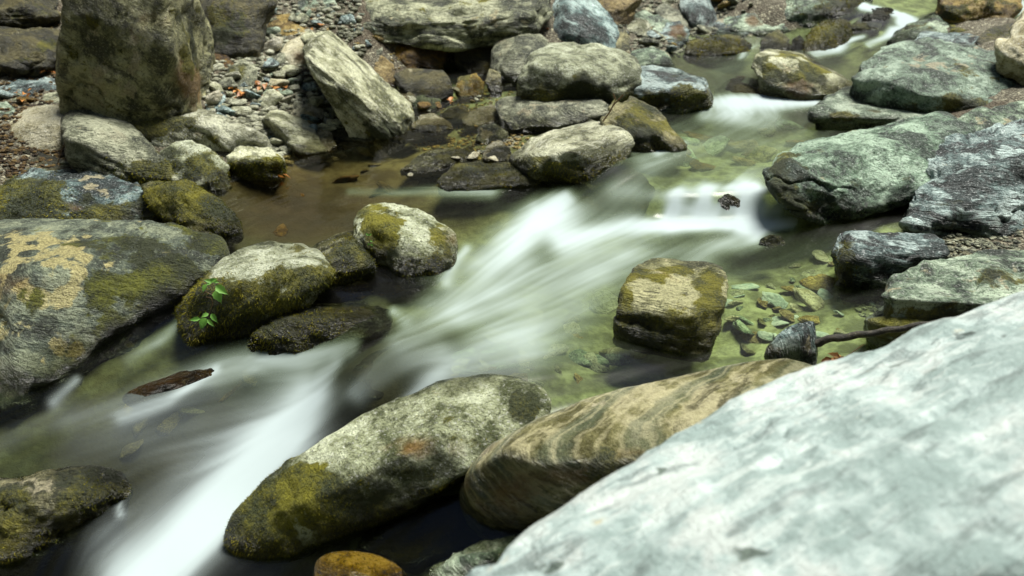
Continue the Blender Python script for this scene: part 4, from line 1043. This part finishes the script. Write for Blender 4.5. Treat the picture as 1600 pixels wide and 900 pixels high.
scatter(16, [(640,150),(770,140),(800,175),(780,225),(690,185),(640,175)], (9, 30), ['slate', 'tan', 'brown', 'pale', 'mossy'], 'water edge stone', 'stones at the shaded water edge', 4)
scatter(12, [(0,150),(100,130),(100,165),(30,170),(0,185)], (10, 36), ['slate', 'brown', 'blue'], 'shaded bank stone', 'stones on the shaded left bank', 5)
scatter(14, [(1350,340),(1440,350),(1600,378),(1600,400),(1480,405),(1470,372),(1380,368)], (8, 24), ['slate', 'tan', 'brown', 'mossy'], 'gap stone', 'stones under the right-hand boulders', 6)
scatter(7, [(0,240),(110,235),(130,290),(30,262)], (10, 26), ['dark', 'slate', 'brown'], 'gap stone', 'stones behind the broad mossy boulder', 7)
scatter(9, [(1290,540),(1480,520),(1440,545),(1330,580)], (10, 26), ['mossy', 'slate', 'tan', 'blue'], 'shallows stone', 'stones beside the stick', 8)
# white and cream pebbles at the still pool's right end
for (u, v, w, mt, lb) in ((678,262,22,'cream','whitest small pebble lying in the still pool'), (641,276,14,'cream','tiny white pebble under water in the still pool'), (712,252,26,'cream','oval cream pebble left of its twin'), (738,250,30,'cream','oval cream pebble behind the log-shaped mossy rock'),
                          (770,256,34,'cream','larger cream pebble behind the log-shaped mossy rock'), (810,262,26,'cream','flat white pebble at the foot of the pale-topped rock'), (752,240,18,'slate','small grey pebble above the cream pebbles'), (745,258,12,'brown','tiny brown pebble between the cream pebbles')):
    put_stone('pebble', u, v, w, mt, 2 if w > 20 else 4, lb, None, 'pebble', bury=.1, flat=.8)
# stones on the bed, seen through the water
def bed_hit(u, v):
    d = ray(u, v)
    t = np.linspace(.9, 16, 1500)
    P = np.array([0, 0, CAM_H]) + d * t[:, None]
    h = _G(P[:, :2])
    h[P[:, 1] > 12] = 99
    return P[np.argmax(P[:, 2] <= h)]
for (u, v, w, mt, lb) in ((1265,490,62,'cream','largest flat cream stone on the pool bed'), (1150,510,38,'cream','yellow stone under water nearest the block-shaped rock'), (1152,482,28,'cream','small yellow stone under water behind its larger twin'),
                          (1195,478,26,'white','white stone on the pool bed left of the large cream one'), (1312,496,20,'white','small white stone on the pool bed by the dark-fronted rock'), (1260,470,44,'green','green stone on the pool bed behind the cream one'),
                          (1160,532,60,'green','pale green stone under water by the triangular slate'), (1200,535,34,'white','whitish stone under water touching the triangular slate'), (1280,458,60,'tan','long yellow-brown stone on the pool bed'), (1235,505,40,'tan','yellow stone in front of the large cream bed stone')):
    put_stone('bed_stone', u, v, w * 1.25, mt, 2, lb, None, 'stone', flat=.6, hit=bed_hit(u, v), bury=-.1)
def bed_scatter(n, poly, sizes, mats, label, group, seed):
    rng = random.Random(seed)
    us, vs2 = [p[0] for p in poly], [p[1] for p in poly]
    k = 0
    while k < n:
        u, v = rng.uniform(min(us), max(us)), rng.uniform(min(vs2), max(vs2))
        if in_poly(u, v, poly):
            mt, w = rng.choice(mats), rng.uniform(*sizes)
            put_stone('bed_stone', u, v, w, mt, rng.randrange(8), stone_label(u, v, w, mt, label), group, flat=.6, rng=rng, hit=bed_hit(u, v), bury=.3)
            k += 1
bed_scatter(46, [(1110,440),(1300,400),(1370,470),(1380,530),(1290,530),(1180,560),(1120,540)], (20, 54), ['cream', 'tan', 'cream', 'pale', 'mossy', 'white', 'green'], 'pool bed stone', 'stones on the clear pool bed', 21)
bed_scatter(40, [(700,560),(950,480),(1000,560),(900,610),(700,630)], (30, 80), ['tan', 'cream', 'green', 'pale', 'mossy'], 'submerged stone', 'stones under the milky water', 22)
bed_scatter(10, [(400,340),(600,250),(720,260),(560,330),(420,380)], (25, 60), ['brown', 'dark', 'brown', 'mossy'], 'still pool stone', 'stones on the still pool bed', 23)
bed_scatter(22, [(420,450),(640,450),(600,470),(420,475)], (18, 40), ['tan', 'golden', 'mossy'], 'submerged stone', 'bed stones behind the low dark mossy rock', 24)
bed_scatter(9, [(150,640),(420,600),(400,640),(200,720),(60,720)], (50, 100), ['tan', 'tan', 'golden', 'mossy'], 'submerged stone', 'stones under the lower left current', 25)
bed_scatter(20, [(1000,240),(1240,190),(1260,230),(1100,290)], (40, 90), ['brown', 'mossy', 'tan', 'green'], 'submerged stone', 'stones under the smooth run', 26)

# ================================================================== gravel and leaf litter (uncountable)
def pebble_field(name, n, poly, smin, smax, mat, seed, label):
    rng = np.random.default_rng(seed)
    d, f = ico(1)
    V, Fc, k, A = [], [], 0, []
    us, vs2 = [p[0] for p in poly], [p[1] for p in poly]
    while k < n:
        u, v = rng.uniform(min(us), max(us)), rng.uniform(min(vs2), max(vs2))
        if not in_poly(u, v, poly):
            continue
        t = at_z(u, v, .15)
        q = d * (1 + rng.normal(size=(len(d), 1)) * .12) * np.array([1, rng.uniform(.6, 1), rng.uniform(.3, .6)]) * rng.uniform(smin, smax)
        a = rng.uniform(0, 6.28)
        R = np.array([[math.cos(a), -math.sin(a), 0], [math.sin(a), math.cos(a), 0], [0, 0, 1]])
        V.append((q @ R.T, t[:2]))
        Fc.append(f + k * len(d))
        A.append(np.tile(rng.uniform(0, 60, 3), (len(d), 1)) + q)
        k += 1
    xy = np.array([t for _, t in V])
    z = ground_z(xy)
    P = np.vstack([q + np.array([t[0], t[1], zz + .004]) for (q, t), zz in zip(V, z)])
    o = mesh_obj(name, P, np.vstack(Fc), mat, attrs={'rc': ('FLOAT_VECTOR', np.vstack(A)), 'paint': ('FLOAT_COLOR', np.zeros((len(P), 4))), 'fld': ('FLOAT_COLOR', fields(np.vstack(A)))})
    tag(o, label, 'gravel', None, 'stuff')
pebble_field('gravel', 2200, [(320,70),(560,60),(590,190),(420,225),(320,205)], .012, .042, M['pale'], 31, 'pale gravel between the rubble stones on the left bank')
pebble_field('gravel', 1500, [(950,-5),(1210,-5),(1100,95),(960,110)], .01, .03, M['slate'], 32, 'grey gravel between the rocks beside the upper pool')
pebble_field('gravel', 1300, [(1330,330),(1600,330),(1600,420),(1360,420)], .006, .018, M['slate'], 33, 'dark gravel under the right-hand boulders')
pebble_field('gravel', 1200, [(0,100),(110,90),(130,260),(0,270)], .008, .022, M['brown'], 34, 'brown gravel on the shaded left bank')
pebble_field('gravel', 1500, [(600,90),(820,100),(830,260),(640,190)], .006, .02, M['tan'], 35, 'brown gravel in the hollow under the overhanging slab')

def leaf_mat(name, a, b, tr=.3):
    g = N(name)
    rnd = g.n('ShaderNodeObjectInfo').outputs['Random']
    pos = g.n('ShaderNodeNewGeometry').outputs['Position']
    c = g.mix(g.math('ADD', g.math('MULTIPLY', rnd, .6), g.math('MULTIPLY', g.noise(pos, 60, 3), .5), clamp=True), a, b)
    d = g.n('ShaderNodeBsdfPrincipled', {'Base Color': c, 'Roughness': .5})
    t = g.n('ShaderNodeBsdfTranslucent', {'Color': c})
    return g.out(g.n('ShaderNodeMixShader', {0: tr, 1: d.outputs[0], 2: t.outputs[0]}).outputs[0])
M['deadleaf'] = leaf_mat('dead_leaf', (.20, .06, .012), (.50, .22, .045), .2)
M['leaf'] = leaf_mat('green_leaf', (.10, .27, .035), (.22, .46, .08), .35)
M['stem'] = leaf_mat('stem', (.10, .05, .02), (.16, .09, .04), 0)
def leaf_verts(L, W, curl, n=7, serr=.0):
    P, Fq = [], []
    for i in range(n + 1):
        t = i / n
        w = W * (math.sin(math.pi * min(1, t * 1.12) ** .75) if t < .999 else 0) * (1 + serr * (-1) ** i) + .0004
        z = -curl * L * t * t
        P += [(-w / 2, t * L, z + w * .25), (0, t * L, z), (w / 2, t * L, z + w * .25)]
    for i in range(n):
        for j in (0, 1):
            a = i * 3 + j
            Fq.append((a, a + 1, a + 4, a + 3))
    return np.array(P), np.array(Fq)
_lv, _lf = leaf_verts(1, .5, .25, 6, .12)
_tmp = mesh_obj('fallen_leaf', _lv, _lf, M['deadleaf'])
DEAD = _tmp.data
bpy.data.objects.remove(_tmp)
def dead_leaves(n, blobs, size, label, group, seed):
    rng = random.Random(seed)
    for k in range(n):
        u, v, ru, rv = rng.choice(blobs)
        h = surf_hit(u + rng.gauss(0, ru * .5), v + rng.gauss(0, rv * .5))
        o = bpy.data.objects.new('fallen_leaf', DEAD)
        COL.objects.link(o)
        s = size * rng.uniform(.6, 1.2)
        o.scale = (s, s, s)
        o.location = (h[0], h[1], h[2] + .022 + rng.uniform(0, .02))
        o.rotation_euler = (rng.uniform(-.5, .5), rng.uniform(-.6, .6), rng.uniform(0, 6.28))
        tag(o, label, 'leaf', group)
dead_leaves(34, [(365,152,18,8),(430,100,25,5),(415,140,14,6),(440,150,20,6)], .055, 'orange dead leaf on the rubble left of the leaning slab', 'dead leaves on the rubble', 41)
dead_leaves(14, [(1305,573,16,3)], .05, 'bright orange dead leaf by the banded boulder below the stick', 'dead leaves below the stick', 42)
dead_leaves(18, [(40,155,30,10),(15,108,10,6),(60,120,25,4)], .05, 'brown dead leaf on the shaded left bank', 'dead leaves on the left bank', 43)
dead_leaves(12, [(490,42,16,6),(850,45,4,10),(700,165,10,3)], .05, 'orange dead leaf between rocks at the top', 'dead leaves between the top rocks', 44)
dead_leaves(3, [(440,283,6,2)], .05, 'yellow dead leaf floating under the flat-topped mossy stone', 'dead leaves on the still pool', 45)

# ================================================================== stick, seedlings, twigs
def tube(path, radii, seg=10, bump=0.0, seed=0):
    rng = np.random.default_rng(seed)
    path = np.array(path, float)
    V, Fq = [], []
    for i, p in enumerate(path):
        t = path[min(i + 1, len(path) - 1)] - path[max(i - 1, 0)]
        t /= np.linalg.norm(t) + 1e-9
        a = np.cross(t, [.1, .2, 1])
        a /= np.linalg.norm(a)
        b = np.cross(t, a)
        for s in range(seg):
            th = 2 * math.pi * s / seg
            r = radii[i] * (1 + bump * rng.normal())
            V.append(p + r * (a * math.cos(th) + b * math.sin(th)))
    for i in range(len(path) - 1):
        for s in range(seg):
            Fq.append((i * seg + s, i * seg + (s + 1) % seg, (i + 1) * seg + (s + 1) % seg, (i + 1) * seg + s))
    return np.array(V), np.array(Fq)
def bark_mat():
    g = N('stick_bark')
    pos = g.n('ShaderNodeNewGeometry').outputs['Position']
    n1, n2 = g.noise(pos, 45, 5, .7), g.noise(pos, 170, 4, .7)
    c = g.mix(g.ss(n1, .45, .62), (.012, .010, .006), (.045, .038, .024))
    c = g.mix(g.ss(n1, .63, .75), c, (.22, .22, .15))
    bp = g.n('ShaderNodeBump', {'Height': g.math('ADD', n1, g.math('MULTIPLY', n2, .5)), 'Strength': .9, 'Distance': .006})
    return g.out(g.n('ShaderNodeBsdfPrincipled', {'Base Color': c, 'Roughness': .8, 'Normal': bp.outputs[0]}).outputs[0])
M['bark'] = bark_mat()
ya, yb = surf_hit(1275, 568)[1] + .03, surf_hit(1400, 546)[1] - .16
ctrl = [(1268,538),(1300,529),(1340,524),(1380,518),(1420,511),(1460,504),(1500,497),(1530,491)]
path = []
for i in range(36):
    t = i / 35 * (len(ctrl) - 1)
    k = min(int(t), len(ctrl) - 2)
    u = ctrl[k][0] + (ctrl[k + 1][0] - ctrl[k][0]) * (t - k)
    v = ctrl[k][1] + (ctrl[k + 1][1] - ctrl[k][1]) * (t - k)
    path.append(at_y(u, v + 1.2 * math.sin(i * 1.1), ya + (yb - ya) * i / 35))
V, Fq = tube(path, [.0145 - .007 * (i / 35) for i in range(36)], 12, .06, 3)
tag(mesh_obj('stick', V, Fq, M['bark']), 'dark bare stick lying from the triangular slate to the pale boulder', 'stick')

def empty(name, loc):
    o = bpy.data.objects.new(name, None)
    COL.objects.link(o)
    o.location = loc
    o.empty_display_size = .02
    return o
def seedling(label, root_uv, y, stems, leaves):
    org = at_y(root_uv[0], root_uv[1], y)
    e = tag(empty('seedling', org), label, 'seedling')
    for st in stems:
        pts = [at_y(u, v, y - .006 * k) - org for k, (u, v) in enumerate(st)]
        fine = []
        for a, b in zip(pts[:-1], pts[1:]):
            fine += [a + (b - a) * t for t in (0, .25, .5, .75)]
        fine.append(pts[-1])
        V, Fq = tube(fine, [.0011] * len(fine), 6)
        mesh_obj('stem', V, Fq, M['stem'], e)
    for (u0, v0, u1, v1, wr, tip) in leaves:            # base and tip pixel, width ratio, how far the tip leans to the camera
        a = at_y(u0, v0, y - .015) - org
        b = at_y(u1, v1, y - .015 - tip) - org
        L = np.linalg.norm(b - a)
        V, Fq = leaf_verts(L, L * wr, .12, 8, .1)
        ax = (b - a) / L
        view = np.array([0, -.75, .65])
        sd = np.cross(ax, view)
        sd /= np.linalg.norm(sd)
        nn = np.cross(sd, ax)
        mesh_obj('leaf', a + V @ np.array([sd, ax, nn]), Fq, M['leaf'], e)
ys = surf_hit(330, 532)[1] - .03
seedling('bright green seedling with broad leaves high on the cream-topped long rock', (318,460), ys, [[(318,460),(322,456),(334,462)],[(334,462),(332,448),(328,440)],[(334,462),(337,452),(338,446)]],
         [(337,446,357,461,.5,.02),(337,453,346,475,.6,.03),(330,440,318,437,.5,.01),(328,440,340,435,.5,.0),(322,444,316,457,.5,.02),(330,440,322,446,.6,.02),(333,440,343,441,.5,.0)])
seedling('bright green seedling with drooping leaves low on the cream-topped long rock', (322,464), ys - .01, [[(322,464),(331,466),(332,476),(327,490)],[(327,490),(322,495)]],
         [(322,497,312,515,.65,.03),(313,498,294,500,.4,.01),(326,490,313,496,.5,.02),(330,490,340,505,.45,.02),(324,499,335,511,.35,.02),(320,499,316,515,.5,.03)])
yq = surf_hit(578, 412)[1] + .02
seedling('tiny pale green sprig between the long rock and rounded rock', (577,382), yq, [[(577,382),(578,376),(576,366)],[(577,382),(580,376)]], [(576,368,571,364,.5,0),(576,368,581,365,.5,0),(578,376,583,378,.5,0),(578,380,574,384,.5,0),(579,381,584,385,.5,0)])
yc = surf_hit(115, 262)[1] - .0
seedling('tiny clover-like green plant on the wedge-shaped grey rock', (117,224), yc, [[(117,226),(117,220)]], [(117,222,111,219,.8,.01),(117,222,121,216,.8,.01),(117,222,124,222,.8,.01),(117,222,114,228,.8,.01),(117,222,119,229,.8,.01)])
def twig(label, pts, y, r=.0018):
    fine = []
    P = [at_y(u, v, y) for u, v in pts]
    for a, b in zip(P[:-1], P[1:]):
        fine += [a + (b - a) * t for t in (0, .33, .66)]
    fine.append(P[-1])
    V, Fq = tube(fine, [r] * len(fine), 6, .08)
    tag(mesh_obj('twig', V, Fq, M['stem']), label, 'twig')
yt = surf_hit(950, 228)[1]
twig('pale forked twig caught above the streaked mossy wedge rock', [(942,190),(952,176),(958,165),(974,148)], yt - .02, .004)
twig('short dry twig caught beside the pale forked twig', [(956,168),(962,156),(958,146)], yt - .02, .003)
twig('thin dry grass stalk beside the wedge-shaped grey rock', [(90,256),(96,236),(104,216)], surf_hit(100, 262)[1] - .05, .002)
twig('thin reddish stalk in the shallow below the stick', [(1300,570),(1325,555),(1350,538)], surf_hit(1310, 572)[1] + .02, .0015)

# ================================================================== alike stones told apart by their order from the left
_ord = ['leftmost', 'second from left', 'third from left', 'fourth from left', 'fifth from left', 'sixth from left', 'seventh from left', 'eighth from left', 'ninth from left', 'tenth from left', 'eleventh from left', 'twelfth from left']
_same = {}
for o in COL.objects:
    if o.get('category') == 'stone' and o.get('group'):
        _same.setdefault(o['label'], []).append(o)
for lb, os_ in _same.items():
    if len(os_) > 1:
        os_.sort(key=lambda o: project(np.array([o.location]))[0][0])
        for k, o in enumerate(os_[:12]):
            o['label'] = lb + ', ' + _ord[k]
